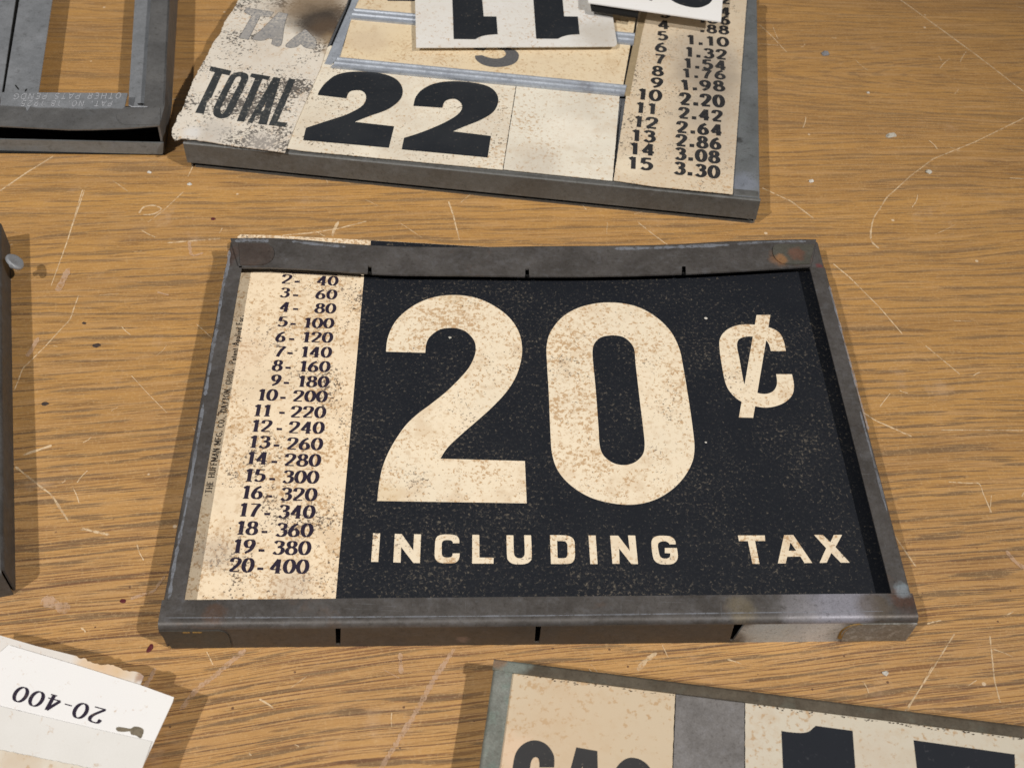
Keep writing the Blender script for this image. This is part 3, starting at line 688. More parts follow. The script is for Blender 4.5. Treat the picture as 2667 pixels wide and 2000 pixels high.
WEAR_GLINT = scratch_mat('wear_and_highlight', (.34, .37, .43), 9, .42)  # pale ribbons: worn metal and highlights painted along the rails
def zrib(mb, pts, wpx, z):
    ps = curve([(p[0], p[1]) for p in pts], False, 8); W = [P(p[0], p[1], z).xy for p in ps]; n = len(W); vs = []
    rr = random.Random(int(pts[0][0]))
    for i, p in enumerate(W):
        a, b_ = W[max(i-1, 0)], W[min(i+1, n-1)]; d = (b_-a).normalized(); nr = Vector((-d.y, d.x))*wpx*.0001*(.5+rr.random())*(.3 if i in (0, n-1) else 1)
        vs += [(p.x+nr.x, p.y+nr.y, z), (p.x-nr.x, p.y-nr.y, z)]
    mb.add(vs, [(2*i+1, 2*i+3, 2*i+2, 2*i) for i in range(n-1)])
mb = MB()
zrib(mb, [(597, 652), (594, 690), (583, 735), (574, 790), (566, 850), (557, 890), (546, 960), (534, 1030)], 7, ZF+4e-5)
zrib(mb, [(530, 1050), (512, 1160), (492, 1280), (470, 1390), (454, 1470), (440, 1560)], 6, ZF+5e-5)
zrib(mb, [(612, 628), (640, 626), (680, 627), (700, 628)], 9, ZF+5.5e-4)
zrib(mb, [(760, 629), (830, 637), (900, 643)], 7, ZF+4e-5)
zrib(mb, [(1600, 648), (1700, 646), (1800, 642), (1900, 638)], 9, ZF+4e-5)
zrib(mb, [(1920, 636), (1990, 631), (2060, 629), (2100, 629)], 7, ZF+6e-5)
zrib(mb, [(2160, 745), (2180, 820), (2210, 930), (2240, 1040), (2262, 1120)], 5, ZF+4e-5)
zrib(mb, [(2240, 1070), (2275, 1200), (2310, 1330)], 5, ZF+6e-5)
zrib(mb, [(430, 1608), (800, 1607), (1150, 1604.5), (1400, 1602.5), (1700, 1598.5), (2000, 1594.5), (2300, 1591)], 2.5, ZF+1e-5)  # ridge highlight painted as a thin pale ribbon
mb.build('wear_highlight_streaks', WEAR_GLINT, fr, kind='stuff')

# ------------------------------------------------------------------ central cards
ZC = .0118
CREAM = (.83, .69, .50)
card_c = loc3(8, -30)
PAP = paper('foxed_cream_card', CREAM, 11, .90, .95, 1.0, (
    (P(700, 1000, ZC), .018, (.60, .48, .34), .4), (P(560, 1440, ZC), .013, (.42, .36, .30), .45), (P(760, 1530, ZC), .014, (.45, .38, .32), .4),
    (P(620, 920, ZC), .02, (.66, .50, .36), .35)), fadeamt=.20)
NUM = paper('foxed_cream_print', (.82, .71, .54), 12, .80, .75, 1.0, ((P(1010, 1290, ZC), .010, (.62, .46, .26), .4), (P(1180, 760, ZC), .012, (.66, .52, .33), .35)), fade=(.74, .66, .52), fadeamt=.5)
NAVY = ink('worn_black_print', (.0075, .0095, .0145), 13, .74, (.165, .142, .11), 1.0, .003)
INKC = ink('blue_black_figures', (.020, .014, .030), 14, .10, (.3, .22, .15), 1.0, .01)
back = thing('price_card', 'worn card behind the 20 cent card, cream and black edge poking out above the frame', 'card', (card_c.x, card_c.y, .0075), )
zb_ = .0100
corner = [P(618, 617, zb_).xy, P(626, 611, zb_).xy, P(700, 613, zb_).xy, P(966, 626, zb_).xy, P(1335, 647, zb_).xy]
c0 = loc3(150, -120); c1 = loc3(-128, -120)
mb = MB(); mb.prism([corner + [loc3(60, 70), c0, c1, loc3(-133, 60)]], zb_-.0004, zb_); mb.build('card_sheet', PAP, back)
mb = MB(); mb.flat([[P(966, 626.5, zb_).xy, P(1330, 647.2, zb_).xy, loc3(58, 69), P(961, 680, zb_).xy]], zb_+6e-5); mb.build('black_field', NAVY, back)

card = thing('price_card', 'black card reading 20 cents INCLUDING TAX with cream price column at its left', 'card', (card_c.x, card_c.y, ZC-.0005))
c4 = [loc3(-137, -129), loc3(156, -129), loc3(156, 64.2), loc3(10, 64.0), loc3(-137, 65.2)]
mb = MB(); mb.prism([c4], ZC-.0005, ZC); mb.build('card_sheet', PAP, card)
bt, bb = P(950, 700, ZC).xy, P(872.5, 1580, ZC).xy
mb = MB(); mb.flat([[bb, loc3(155.9, -128.9), loc3(155.9, 64.1), bt]], ZC+6e-5); mb.build('black_field', NAVY, card)
z1, z2, z3 = ZC+1.2e-4, ZC+1.4e-4, ZC+6e-5
q = Zm(950, 730, 2.764)
two = q([(90, 1587, 1), (105, 1450), (133, 1330), (190, 1200), (285, 1055), (380, 962), (470, 895), (600, 790), (730, 655), (785, 560), (799, 490), (785, 430), (735, 375), (680, 350), (615, 343), (540, 355), (475, 400), (445, 450), (436, 522, 1), (153, 514, 1), (170, 400), (230, 285), (340, 190), (470, 130), (620, 107), (780, 122), (920, 178), (1040, 268), (1110, 375), (1133, 490), (1120, 600), (1080, 710), (1010, 815), (910, 920), (810, 1010), (700, 1105), (600, 1200), (545, 1283, 1), (1153, 1300, 1), (1166, 1604, 1)])
mb = MB(); mb.flat([xy(curve(two), z1)], z1); mb.build('large_numeral', NUM, card, label='large cream figure 2')
q = Zm(1400, 730, 2.765)
zo = q([(66, 470), (95, 370), (185, 260), (325, 188), (510, 160), (700, 185), (850, 262), (960, 370), (1020, 490), (1045, 600), (1090, 870), (1122, 1100), (1130, 1220), (1110, 1320), (1045, 1430), (950, 1520), (830, 1585), (690, 1614), (540, 1605), (380, 1562), (245, 1480), (150, 1375), (105, 1250), (92, 1080), (80, 800), (67, 580)])
zi = q([(396, 510), (410, 455), (455, 412), (530, 397), (610, 406), (665, 445), (697, 500), (706, 600), (737, 870), (765, 1100), (771, 1195), (755, 1258), (700, 1310), (622, 1330), (540, 1312), (475, 1260), (447, 1185), (439, 1060), (420, 800), (401, 600)])
mb = MB(); mb.flat([xy(curve(zo), z1), xy(curve(zi), z1)], z1); mb.build('large_numeral', NUM, card, label='large cream figure 0')
ce = q([(1788, 510, 1), (1772, 435), (1738, 375), (1665, 338), (1560, 320), (1450, 322), (1362, 358), (1314, 420), (1312, 505), (1332, 640), (1357, 750), (1400, 820), (1465, 872), (1560, 905), (1660, 916), (1760, 890), (1828, 835), (1847, 765), (1832, 676, 1), (1718, 676, 1), (1724, 745), (1700, 795), (1650, 817), (1590, 812), (1530, 788), (1492, 750), (1476, 690), (1455, 570), (1437, 478), (1447, 430), (1490, 408), (1560, 405), (1620, 415), (1660, 450), (1680, 510, 1)])
mb = MB(); mb.flat([xy(curve(ce), z1)], z1); mb.flat([xy(q([(1577, 250), (1677, 250), (1553, 990), (1450, 987)]), z2)], z2)
mb.build('cent_sign', NUM, card)
mb = MB()
q = Zm(900, 1370, 3.687)
def fl(q, pts, hole=None, zz=z1, mb_=None):
    mb = mb_ or globals()['mb']
    mb.flat([xy(curve(q(pts)), zz)] + ([xy(curve(q(hole)), zz)] if hole else []), zz)
C1 = lambda pts: [(a, b, 1) for a, b in pts]
fl(q, C1([(265, 66), (333, 68), (314, 342), (245, 341)]))
mb.build('letter', NUM, card); mb = MB()
fl(q, C1([(473, 72), (540, 75), (650, 232), (658, 76), (725, 78), (714, 353), (651, 352), (534, 200), (529, 349), (458, 347)]))
mb.build('letter', NUM, card); mb = MB()
fl(q, [(1092, 163, 1), (1090, 125), (1070, 95), (1020, 80), (930, 80), (880, 100), (862, 140), (858, 200), (856, 290), (875, 330), (920, 352), (1030, 354), (1075, 335), (1092, 300), (1096, 260, 1), (1028, 260, 1), (1020, 290), (985, 300), (945, 295), (925, 270), (924, 200), (927, 155), (950, 135), (1000, 133), (1025, 145), (1030, 163, 1)])
mb.build('letter', NUM, card); mb = MB()
fl(q, C1([(1217, 82), (1284, 83), (1286, 300), (1422, 302), (1420, 359), (1216, 358)]))
mb.build('letter', NUM, card); mb = MB()
fl(q, [(1545, 86, 1), (1612, 87, 1), (1618, 265), (1640, 298), (1670, 307), (1702, 298), (1720, 265), (1714, 86, 1), (1781, 87, 1), (1788, 300), (1770, 338), (1730, 360), (1660, 366), (1600, 357), (1560, 325), (1550, 280)])
mb.build('letter', NUM, card); mb = MB()
q = Zm(1440, 1370, 2.765)
fl(q, [(-21, 64, 1), (90, 66), (135, 80), (155, 110), (158, 160), (158, 220), (145, 255), (110, 270), (-14, 271, 1)], [(30, 107, 1), (80, 108), (102, 125), (105, 165), (105, 205), (95, 225), (70, 230), (34, 229, 1)])
mb.build('letter', NUM, card); mb = MB()
fl(q, C1([(256, 66), (308, 66), (322, 272), (270, 272)]))
mb.build('letter', NUM, card); mb = MB()
fl(q, C1([(412, 67), (470, 68), (553, 175), (541, 66), (593, 67), (613, 272), (565, 272), (477, 160), (480, 270), (429, 270)]))
mb.build('letter', NUM, card); mb = MB()
fl(q, [(885, 130, 1), (878, 100), (850, 75), (800, 68), (745, 72), (715, 95), (710, 140), (720, 215), (735, 250), (775, 272), (850, 273), (885, 255), (900, 220), (893, 156, 1), (806, 156, 1), (806, 193, 1), (845, 195, 1), (842, 220), (820, 232), (790, 230), (770, 212), (760, 170), (757, 130), (775, 112), (810, 108), (833, 120), (838, 130, 1)])
mb.build('letter', NUM, card); mb = MB()
fl(q, C1([(1332, 66), (1526, 66), (1529, 106), (1456, 106), (1488, 271), (1437, 270), (1404, 107), (1340, 107)]))
mb.build('letter', NUM, card); mb = MB()
fl(q, C1([(1665, 63), (1731, 63), (1868, 264), (1812, 265), (1783, 218), (1688, 219), (1676, 268), (1620, 267)]), C1([(1710, 117), (1753, 176), (1698, 176)]))
mb.build('letter', NUM, card); mb = MB()
fl(q, C1([(1880, 62), (1943, 62), (1998, 115), (2023, 62), (2083, 62), (2035, 150), (2138, 262), (2073, 262), (2005, 192), (1972, 262), (1920, 264), (1968, 158)]))
mb.build('letter', NUM, card); mb = MB()

rows = [('2', 815, 878, 393, 919, 378, '40', 1042, 1175, 405), ('3', 805, 862, 480, 909, 465, '60', 1035, 1167, 493), ('4', 803, 862, 572, 909, 553, '80', 1030, 1160, 583),
 ('5', 790, 850, 667, 893, 648, '100', 958, 1148, 678), ('6', 778, 838, 765, 884, 745, '120', 950, 1140, 770), ('7', 768, 835, 858, 873, 835, '140', 940, 1133, 865),
 ('8', 757, 817, 950, 861, 928, '160', 930, 1123, 958), ('9', 745, 805, 1045, 850, 1025, '180', 920, 1115, 1055), ('10', 662, 785, 1140, 828, 1120, '200', 890, 1105, 1150),
 ('11', 634, 745, 1240, 822, 1216, '220', 875, 1095, 1252), ('12', 622, 750, 1340, 805, 1320, '240', 862, 1085, 1352), ('13', 607, 738, 1443, 786, 1425, '260', 850, 1075, 1457),
 ('14', 592, 722, 1547, 773, 1530, '280', 835, 1062, 1562), ('15', 578, 708, 1658, 759, 1640, '300', 823, 1050, 1671), ('16', 560, 692, 1768, 740, 1750, '320', 810, 1038, 1783),
 ('17', 542, 675, 1881, 727, 1863, '340', 795, 1025, 1895), ('18', 524, 660, 1998, 710, 1978, '360', 780, 1012, 2013), ('19', 502, 640, 2116, 691, 2096, '380', 760, 998, 2128),
 ('20', 480, 632, 2238, 683, 2213, '400', 740, 985, 2248)]
q1 = lambda x, y: (x/2.458+400, y/2.458+580)
mb = MB()
for (a, x0, x1, yb, dx, dy, b, x2, x3, y2) in rows:
    h = 1.14*(54 + (yb-393)/(2238-393)*28)/2.458
    text(mb, a, q1(x0, yb-2), q1(x1, yb+1), h, z3, .25, .085, True)
    text(mb, b, q1(x2, y2-4), q1(x3, y2), h, z3, .25, .085, True)
    p = q1(dx, dy); hw = 6.6 + (yb-393)/1850*1.2; hh = 2.3 + (yb-393)/1850*1.1
    mb.flat([xy([(p[0]-hw, p[1]-hh), (p[0]+hw, p[1]-hh+.5), (p[0]+hw, p[1]+hh+.5), (p[0]-hw, p[1]+hh)], z3)], z3)
p, q_ = q1(765, 315), q1(1176, 336)
mb.flat([xy([(p[0], p[1]-1.4), (q_[0], q_[1]-1.4), (q_[0], q_[1]+1.4), (p[0], p[1]+1.4)], z3)], z3)
mb.build('price_column_figures', INKC, card)
mb = MB()
INKS = ink('small_black_print', (.03, .024, .022), 15, .2, (.4, .3, .2), 1.0, .01)
text(mb, 'THE HUFFMAN MFG. CO., DAYTON, OHIO.', (551, 1284), (610, 962), 13, z3, .20, .10, True, .11)
text(mb, 'Patent Applied For.', (613, 948), (636, 822), 13, z3, .18, .10, False, .10)
mb.build('maker_line', INKS, card)

# ------------------------------------------------------------------ bottom right sign (GAS)
ZB = .016
BW = math.radians(-5.355)
brc = P(2000, 2050, 0)
br = thing('metal_sign_frame', 'greenish bronze rimmed frame at the lower right edge holding the GAS card', 'frame', (brc.x, brc.y, 0))
a0 = P(1287, 1712, ZB).xy; dR = Vector((math.cos(BW), math.sin(BW))); dD = Vector((math.sin(BW), -math.cos(BW)))
def bp(x, y): return a0 + dR*x*.001 + dD*y*.001
LB = 285; HB = 130
mb = MB(); mb.sweep(arcprof(.0052, .0016, ZB, TH, 0), bp(LB, 0), bp(0, 0)); mb.build('top_rim', MET_BRONZE, br, smooth=True)
mb = MB(); mb.sweep(arcprof(.0075, .0016, ZB-.0003, TH, 0), bp(.3, 2.2), bp(.3, HB)); mb.build('left_rim', MET_GREEN, br, smooth=True)
mb = MB(); mb.sweep(arcprof(.0052, .0016, ZB, TH, 0), bp(0, HB), bp(LB, HB)); mb.build('bottom_rim', MET_BRONZE, br, smooth=True)
mb = MB(); mb.sweep(arcprof(.0075, .0016, ZB-.0003, TH, 0), bp(LB-.3, HB-2.2), bp(LB-.3, 2.2)); mb.build('right_rim', MET_GREEN, br, smooth=True)
mb = MB(); mb.prism([[bp(1, 1), bp(LB-1, 1), bp(LB-1, HB-1), bp(1, HB-1)][::-1]], .011, .0122); mb.build('backing_plate', MET_WIDE, br)
zg = .0146
def bx(px, py, z): d = P(px, py, z).xy - a0; return (d.dot(dR)*1000, d.dot(dD)*1000)
xg0 = bx(1325, 1760, zg)[0]; xg1 = (bx(1759, 1815, zg)[0]+bx(1750, 1995, zg)[0])/2; xg2 = (bx(1940, 1850, zg)[0]+bx(1942, 1995, zg)[0])/2
PG = paper('tan_gas_card', (.60, .50, .365), 31, .45, .06, .7, ((P(1500, 1880, zg), .03, (.60, .46, .31), .35), (P(1340, 1960, zg), .012, (.78, .56, .40), .5)), fade=(.60, .47, .33), fadeamt=.55)
PN = paper('off_white_number_card', (.62, .57, .47), 32, .45, .08, .7, ((P(2280, 1960, zg), .012, (.60, .52, .42), .4),), fade=(.60, .54, .45), fadeamt=.5)
DIRT = simple('black_grime', (.07, .05, .035), .8)
def pcard(x0, x1, y0, z, mat, label, name='sign_card', seed=3, ytop=2.2):
    t_ = thing(name, label, 'card', (*bp((x0+x1)/2, 60), z-.0005))
    mb = MB(); mb.prism([ragged([bp(x0, ytop), bp(x1, ytop), bp(x1, HB-3), bp(x0, HB-3)][::-1], .00025, .0015, seed)], z-.0005, z)
    mb.build('card_sheet', mat, t_); return t_
g = pcard(xg0-.5, xg1, 0, zg, PG, 'tan card with the tops of the black letters GAS, in the bronze rimmed frame')
mb = MB(); zz = zg+8e-5; q = Zm(1280, 1880, 4.424)
CHAR = ink('charcoal_letters', (.036, .036, .038), 33, .15, (.2, .18, .15), 1.0, .012)
mb.flat([xy(curve(q([(235, 600), (255, 450), (285, 345), (345, 268), (420, 222), (500, 207), (580, 224), (650, 270), (700, 340), (724, 410), (722, 520, 1), (552, 520, 1), (552, 460), (538, 415), (502, 402), (468, 430), (448, 500), (430, 700), (440, 900), (480, 950), (530, 930), (545, 860, 1), (500, 860, 1), (505, 760, 1), (715, 790, 1), (690, 1000), (600, 1110), (440, 1110), (290, 1040), (225, 900), (222, 720)])), zz)], zz)
mb.build('letter', CHAR, g)
mb = MB(); mb.flat([xy(q([(978, 288), (1220, 330), (1240, 1180), (1070, 1155), (1065, 960), (935, 940), (910, 1130), (760, 1105)]), zz), xy(q([(1050, 500), (1065, 800), (960, 785)]), zz)], zz); mb.build('letter', CHAR, g)
mb = MB(); mb.flat([xy(curve(q([(1425, 560), (1455, 500), (1510, 445), (1565, 415), (1625, 407), (1705, 425), (1785, 475), (1840, 550), (1850, 640, 1), (1690, 640, 1), (1660, 590), (1610, 580), (1570, 620), (1590, 700), (1720, 790), (1830, 900), (1830, 1050), (1720, 1180), (1540, 1180), (1420, 1080), (1400, 960, 1), (1550, 960, 1), (1580, 1030), (1640, 1040), (1680, 980), (1640, 900), (1480, 790), (1410, 680)])), zz)], zz); mb.build('letter', CHAR, g)
mp = MB(); mp.prism([[bp(xg1+.4, 2.4), bp(xg2-.3, 2.4), bp(xg2-.3, HB-3), bp(xg1+.4, HB-3)][::-1]], zg-.001, zg-.0002)
pl_ = tag(mp.build('blank_metal_plate', MET_WIDE), 'plain grey metal plate between the GAS card and the number card', 'plate')
nc = pcard(xg2, LB-9, 0, zg, PN, 'off-white card with tops of a large black 1 and 7 in the bronze rimmed frame', seed=5)
INKN = ink('navy_numerals', (.011, .014, .021), 34, .10, (.10, .10, .11), .6, .004)
q = Zm(1900, 1650, 2.884)
mb = MB(); mb.flat([xy(curve(q([(390, 728, 1), (460, 738), (540, 743), (595, 733), (630, 705), (648, 690, 1), (925, 727, 1), (1040, 2300, 1), (450, 2200, 1)])), zz)], zz); mb.build('large_numeral', INKN, nc)
mb = MB(); mb.flat([xy(q([(1383, 797), (2142, 904), (2150, 1120), (1960, 2350), (1520, 2290), (1760, 1190), (1420, 1120)]), zz)], zz); mb.build('large_numeral', INKN, nc)
mb = MB(); r = random.Random(4)
for k in range(210):     # grime line of crumbs along the rim
    x = r.uniform(xg0, LB-12); 
    if xg1 < x < xg2: continue
    if x < xg1 and r.random() < .35: continue
    y = 5.3 + abs(r.gauss(0, .55)); s = r.uniform(.12, .42); pts = [bp(x+s*math.cos(a)*r.uniform(.6, 1.3), y+s*.7*math.sin(a)*r.uniform(.6, 1.2)) for a in [i*PI/3.5 for i in range(7)]]
    mb.prism([pts], zg+1.5e-4+k*1e-6, zg+2.6e-4+k*1e-6)
gr = mb.build('grime_crumbs', DIRT, br, kind='stuff')

# ------------------------------------------------------------------ top sign (22)
ZT = .018
TY = math.radians(-6.86)
tl0 = P(478, 380, ZT-.002).xy; tr0 = P(1979, 530, ZT-.002).xy
dx_ = (tr0-tl0).normalized(); dy_ = Vector((-dx_.y, dx_.x)); WT = (tr0-tl0).length*1000
def tp(x, y): return tl0 + dx_*x*.001 + dy_*y*.001
def tu(px, py, z): d = P(px, py, z).xy-tl0; return (d.dot(dx_)*1000, d.dot(dy_)*1000)
tc = tp(WT/2, 90)
ts = thing('metal_sign_frame', 'large grey metal frame at the top holding the TOTAL and 22 cards and price table', 'frame', (tc.x, tc.y, 0))
MET_T1 = metal('slate_zinc', (.092, .093, .090), (.130, .132, .128), 41, (.19, .195, .20), .45, .25, (.12, .095, .07), 0, .50, .15, .8)
MET_T2 = metal('pale_slate_flange', (.20, .215, .22), (.28, .30, .315), 42, (.25, .27, .31), .4, .15, (.10, .09, .08), .1, .45, .5, .5,
               extra=((P(1935, 480, ZT), .012, (.38, .42, .52), .65), (P(1925, 365, ZT), .003, (.05, .045, .04), .7)))
HT = 200
mb = MB(); mb.sweep([(0, ZT-.0006), (-.0006, ZT), (-.0016, ZT), (-.0016, ZT-.001), (-.0008, ZT-.0012), (-.0008, .0044), (0, .0044)], tp(0, 0), tp(WT, 0)); mb.build('front_wall', MET_T1, ts)
mb = MB(); mb.sweep([(-.0042, .0044), (-.0042, .0016), (-.0016, .0014), (-.0016, 0), (-.0050, 0), (-.0050, .0044)], tp(3.5, 0), tp(WT-1, 0)); mb.build('base_lip', MET_T1, ts)
mb = MB(); mb.sweep([(-.0020, ZT-.0016), (-.0022, ZT-.0003), (-.0028, ZT+.0004), (-.0040, ZT+.0006), (-.0070, ZT+.0003), (-.0070, ZT-.0016)], tp(2, 0), tp(WT-1.2, 0)); mb.build('inner_bead', MET_T1, ts, smooth=True)
mb = MB(); mb.sweep(arcprof(.0150, .0014, ZT, TH, .0004), tp(WT-.2, 1.8), tp(WT-.2, HT)); mb.build('right_flange', MET_T2, ts, smooth=True)
mb = MB(); mb.sweep(arcprof(.0080, .0014, ZT, TH, .0004), tp(1.2, HT), tp(1.2, 1.8)); mb.build('left_flange', MET_T1, ts, smooth=True)
mb = MB(); mb.sweep(arcprof(.0080, .0014, ZT, TH, .0004), tp(WT, HT), tp(0, HT)); mb.build('back_wall', MET_T1, ts, smooth=True)
mb = MB(); mb.prism([[tp(2, 7), tp(WT-10, 7), tp(WT-10, HT-3), tp(2, HT-3)]], ZT-.004, ZT-.0012); mb.build('backing_plate', MET_PLATE, ts)

BL = (P(838, 38, .02), .010)
PL = paper('grimy_total_card', (.72, .67, .59), 51, .35, 1.7, .80, (
     (P(800, 20, .0202), .016, (.42, .35, .24), .45), (P(825, 12, .0202), .036, (.22, .155, .095), .9), (P(832, 55, .0202), .024, (.03, .022, .018), .95), (P(856, 76, .0202), .018, (.08, .05, .03), .9), (P(868, 105, .0202), .011, (.24, .16, .08), .8), (P(862, 135, .0202), .008, (.34, .24, .14), .7),
     (P(560, 345, .0202), .016, (.50, .47, .43), .65), (P(680, 372, .0202), .014, (.52, .48, .44), .5), (P(500, 345, .0202), .007, (.70, .70, .70), .7), (P(690, 15, .0202), .012, (.50, .45, .38), .4)), darkc=(.045, .04, .04), fade=(.58, .53, .46), fadeamt=.45)
PT22 = paper('stained_22_card', (.78, .72, .60), 52, .45, .95, .8, ((P(780, 300, .0196), .022, (.60, .52, .40), .4), (P(1050, 390, .0196), .02, (.46, .41, .34), .3), (P(1180, 245, .0196), .016, (.84, .78, .66), .5)), fade=(.60, .54, .45), fadeamt=.6, darkc=(.12, .08, .05))
PTB = paper('stained_blank_card', (.76, .72, .62), 53, .50, .40, .8, ((P(1400, 430, .0196), .018, (.45, .40, .34), .35), (P(1480, 340, .0196), .02, (.86, .82, .72), .5)), fade=(.58, .53, .45), fadeamt=.6, darkc=(.24, .14, .07))
PBG = paper('beige_inner_card', (.76, .63, .43), 54, .60, .45, .9, ((P(960, 110, .0196), .018, (.58, .46, .33), .5),), fadeamt=.25, darkc=(.20, .12, .06))
PPR = paper('price_table_card', (.66, .56, .42), 55, .50, .85, .9, ((P(1830, 130, .0198), .032, (.40, .35, .29), .75), (P(1850, 200, .0198), .030, (.27, .23, .19), .75), (P(1850, 290, .0198), .030, (.38, .33, .27), .7), (P(1640, 430, .0198), .014, (.84, .76, .60), .5), (P(1850, 375, .0198), .032, (.45, .38, .30), .5)), fade=(.60, .50, .38), fadeamt=.5, darkc=(.07, .055, .045))
PWH = paper('white_eleven_card', (.76, .75, .73), 56, .30, .12, .8, ((P(1560, 90, .0236), .022, (.52, .48, .42), .75), (P(1250, 60, .0236), .006, (.78, .60, .42), .4)), fade=(.70, .67, .60), fadeamt=.5)
PWH2 = paper('bright_white_card', (.88, .88, .88), 57, -.25, 0, .8, fade=(.82, .80, .76), fadeamt=.3)
INK22 = ink('black_22_print', (.014, .017, .022), 58, .22, (.18, .15, .12), .9, .012)
INKT = ink('worn_total_print', (.030, .034, .036), 59, .55, (.45, .42, .36), .8, .02)
INKP = ink('price_table_print', (.022, .022, .024), 60, .28, (.30, .26, .21), .9, .018)
FADE = ink('faded_grey_print', (.30, .29, .28), 61, 1.6, (.56, .52, .46), .8, .10)
FADE2 = simple('pencil_outline', (.12, .12, .125), .8, 0, 900, .6)

def pcardp(name, px, z, mat, label, thick=.0004, rag=0, seed=1, sag=None):
    W = xy(px, z)
    if rag:
        keep = sag or 0
        if keep:
            hd = W[:len(W)-keep]; full = ragged(hd, rag, .0011, seed); nclose = max(1, int((hd[0]-hd[-1]).length/.0011))
            W = full[:len(full)-nclose+1] + W[len(W)-keep:]
        else: W = ragged(W, rag, .0011, seed)
    c = sum((Vector(p) for p in W), Vector((0, 0)))/len(W)
    t_ = thing(name, label, 'card', (c.x, c.y, z-thick))
    mb = MB(); mb.prism([W], z-thick, z); mb.build('card_sheet', mat, t_); return t_
# tray with rails
zt = .0212
ty = thing('divider_tray', 'blue-grey metal divider tray with ribbed rails lying across the top sign frame', 'tray', (*P(1250, 100, 0).xy, .0188))
def railp(a, b, c, d, z=zt, name='ribbed_rail'):
    """a-b near edge left to right, c-d far edge right to left; three long ribs"""
    mb = MB(); lev = [(0, .0), (.0, 1.0), (.16, 1.0), (.22, .4), (.42, .4), (.48, .95), (.60, .95), (.66, .45), (.84, .45), (.9, 1.0), (1, 1.0), (1, 0)]
    Ln = [Vector((*P(*a, z).xy, 0)).lerp(Vector((*P(*d, z).xy, 0)), f) for f, h in lev]
    Rn = [Vector((*P(*b, z).xy, 0)).lerp(Vector((*P(*c, z).xy, 0)), f) for f, h in lev]
    n = len(lev); vs = [(p.x, p.y, z-.0014+.0014*h) for p, (f, h) in zip(Ln, lev)] + [(p.x, p.y, z-.0014+.0014*h) for p, (f, h) in zip(Rn, lev)]
    mb.add(vs, [(i, i+n, i+1+n, i+1) for i in range(n-1)] + [tuple(range(n)), tuple(range(n, 2*n))[::-1]])
    return mb.build(name, MET_TRAY, ty)
railp((863, 173), (1626, 247), (1632, 222), (879, 149))
railp((911, 47), (1650, 115), (1654, 87), (922, 22))
mb = MB(); W = xy([(862, 168), (846, 166), (912, 14), (930, -40), (952, -40), (925, 20), (911, 60), (884, 148)], zt-.0009); mb.prism([W], zt-.0016, zt-.0009); mb.build('tray_side', MET_TRAY, ty)
mb = MB(); W = xy([(1622, 247), (1655, 85), (1690, -40), (1705, -40), (1672, 88), (1640, 250)], zt-.0009); mb.prism([W], zt-.0018, zt-.0012); mb.build('tray_side', simple('amber_celluloid_strip', (.36, .28, .17), .45), ty)
c_l = pcardp('sign_card', [(655, -45), (625, -6), (610, 22), (583, 62), (574, 88), (556, 112), (540, 145), (520, 178), (500, 218), (490, 243), (480, 272), (474, 288), (462, 302), (458, 320), (448, 335), (447, 352), (455, 366), (472, 360), (500, 363), (540, 368), (600, 379), (660, 386), (742, 397), (770, 324), (834, 179), (850, 127), (871, 78), (900, 18), (922, -45)], .0202, PL,
            'grimy torn strip card printed TAX and TOTAL at the left of the top sign', .0006, .0006, 3, 7)
GL = thing('cracked_film', 'smoke', 'x', (0, 0, 0)); bpy.data.objects.remove(GL)
z_ = .0202+1.2e-4
mb = MB(); q = Zm(500, 150, 6.144)
fl(q, C1([(300, 142), (632, 215), (600, 292), (480, 265), (315, 640), (245, 700), (190, 905), (50, 885), (365, 240), (275, 215)]), None, z_)
fl(q, [(340, 880), (360, 780), (560, 380), (620, 285), (700, 245), (800, 238), (880, 265), (905, 320), (870, 420), (650, 860), (590, 945), (500, 975), (420, 970), (360, 935)], [(455, 830), (480, 760), (690, 345), (740, 308), (780, 318), (775, 370), (560, 800), (510, 885), (465, 895)], z_)
fl(q, C1([(955, 255), (1255, 305), (1222, 370), (1130, 345), (835, 1030), (715, 1020), (1010, 335), (925, 310)]), None, z_)
fl(q, C1([(1305, 315), (1420, 335), (1195, 1080), (1060, 1068), (1098, 935), (1028, 925), (965, 1055), (885, 1045)]), C1([(1192, 705), (1145, 865), (1100, 860)]), z_)
fl(q, C1([(1550, 345), (1660, 350), (1370, 1030), (1530, 1045), (1490, 1112), (1225, 1085)]), None, z_)
mb.build('total_lettering', INKT, c_l)
mb = MB(); q = Zm(560, 0, 5.53)
TX = [C1([(455, 115), (845, 180), (800, 248), (650, 240), (480, 575), (345, 550), (530, 235), (420, 180)]),
      [(920, 180, 1), (1050, 205, 1), (1010, 330), (990, 430), (945, 660), (810, 635, 1), (825, 570), (760, 560, 1), (700, 585), (600, 585), (545, 550), (700, 400)],
      [(1240, 470), (1130, 550), (1020, 655), (1065, 692), (1175, 680), (1238, 640), (1300, 690), (1435, 700), (1455, 590), (1380, 500), (1300, 430)]]
for T_ in TX: fl(q, T_, None, z_)
mb.build('faded_tax_lettering', FADE, c_l)
mb = MB()
for T_ in TX:
    pts = curve(q(T_)) if any(len(p) == 2 for p in T_) else curve(q(T_))
    pts = pts + [pts[0]]
    ps = [P(p[0], p[1], z_).xy for p in pts]
    for a, b in zip(ps, ps[1:]):
        if (b-a).length < 1e-6: continue
        nr = (b-a).normalized(); nr = Vector((-nr.y, nr.x))*.00013
        mb.add([(a.x-nr.x, a.y-nr.y, z_+4e-5), (b.x-nr.x, b.y-nr.y, z_+4e-5), (b.x+nr.x, b.y+nr.y, z_+4e-5), (a.x+nr.x, a.y+nr.y, z_+4e-5)], [(0, 1, 2, 3)])
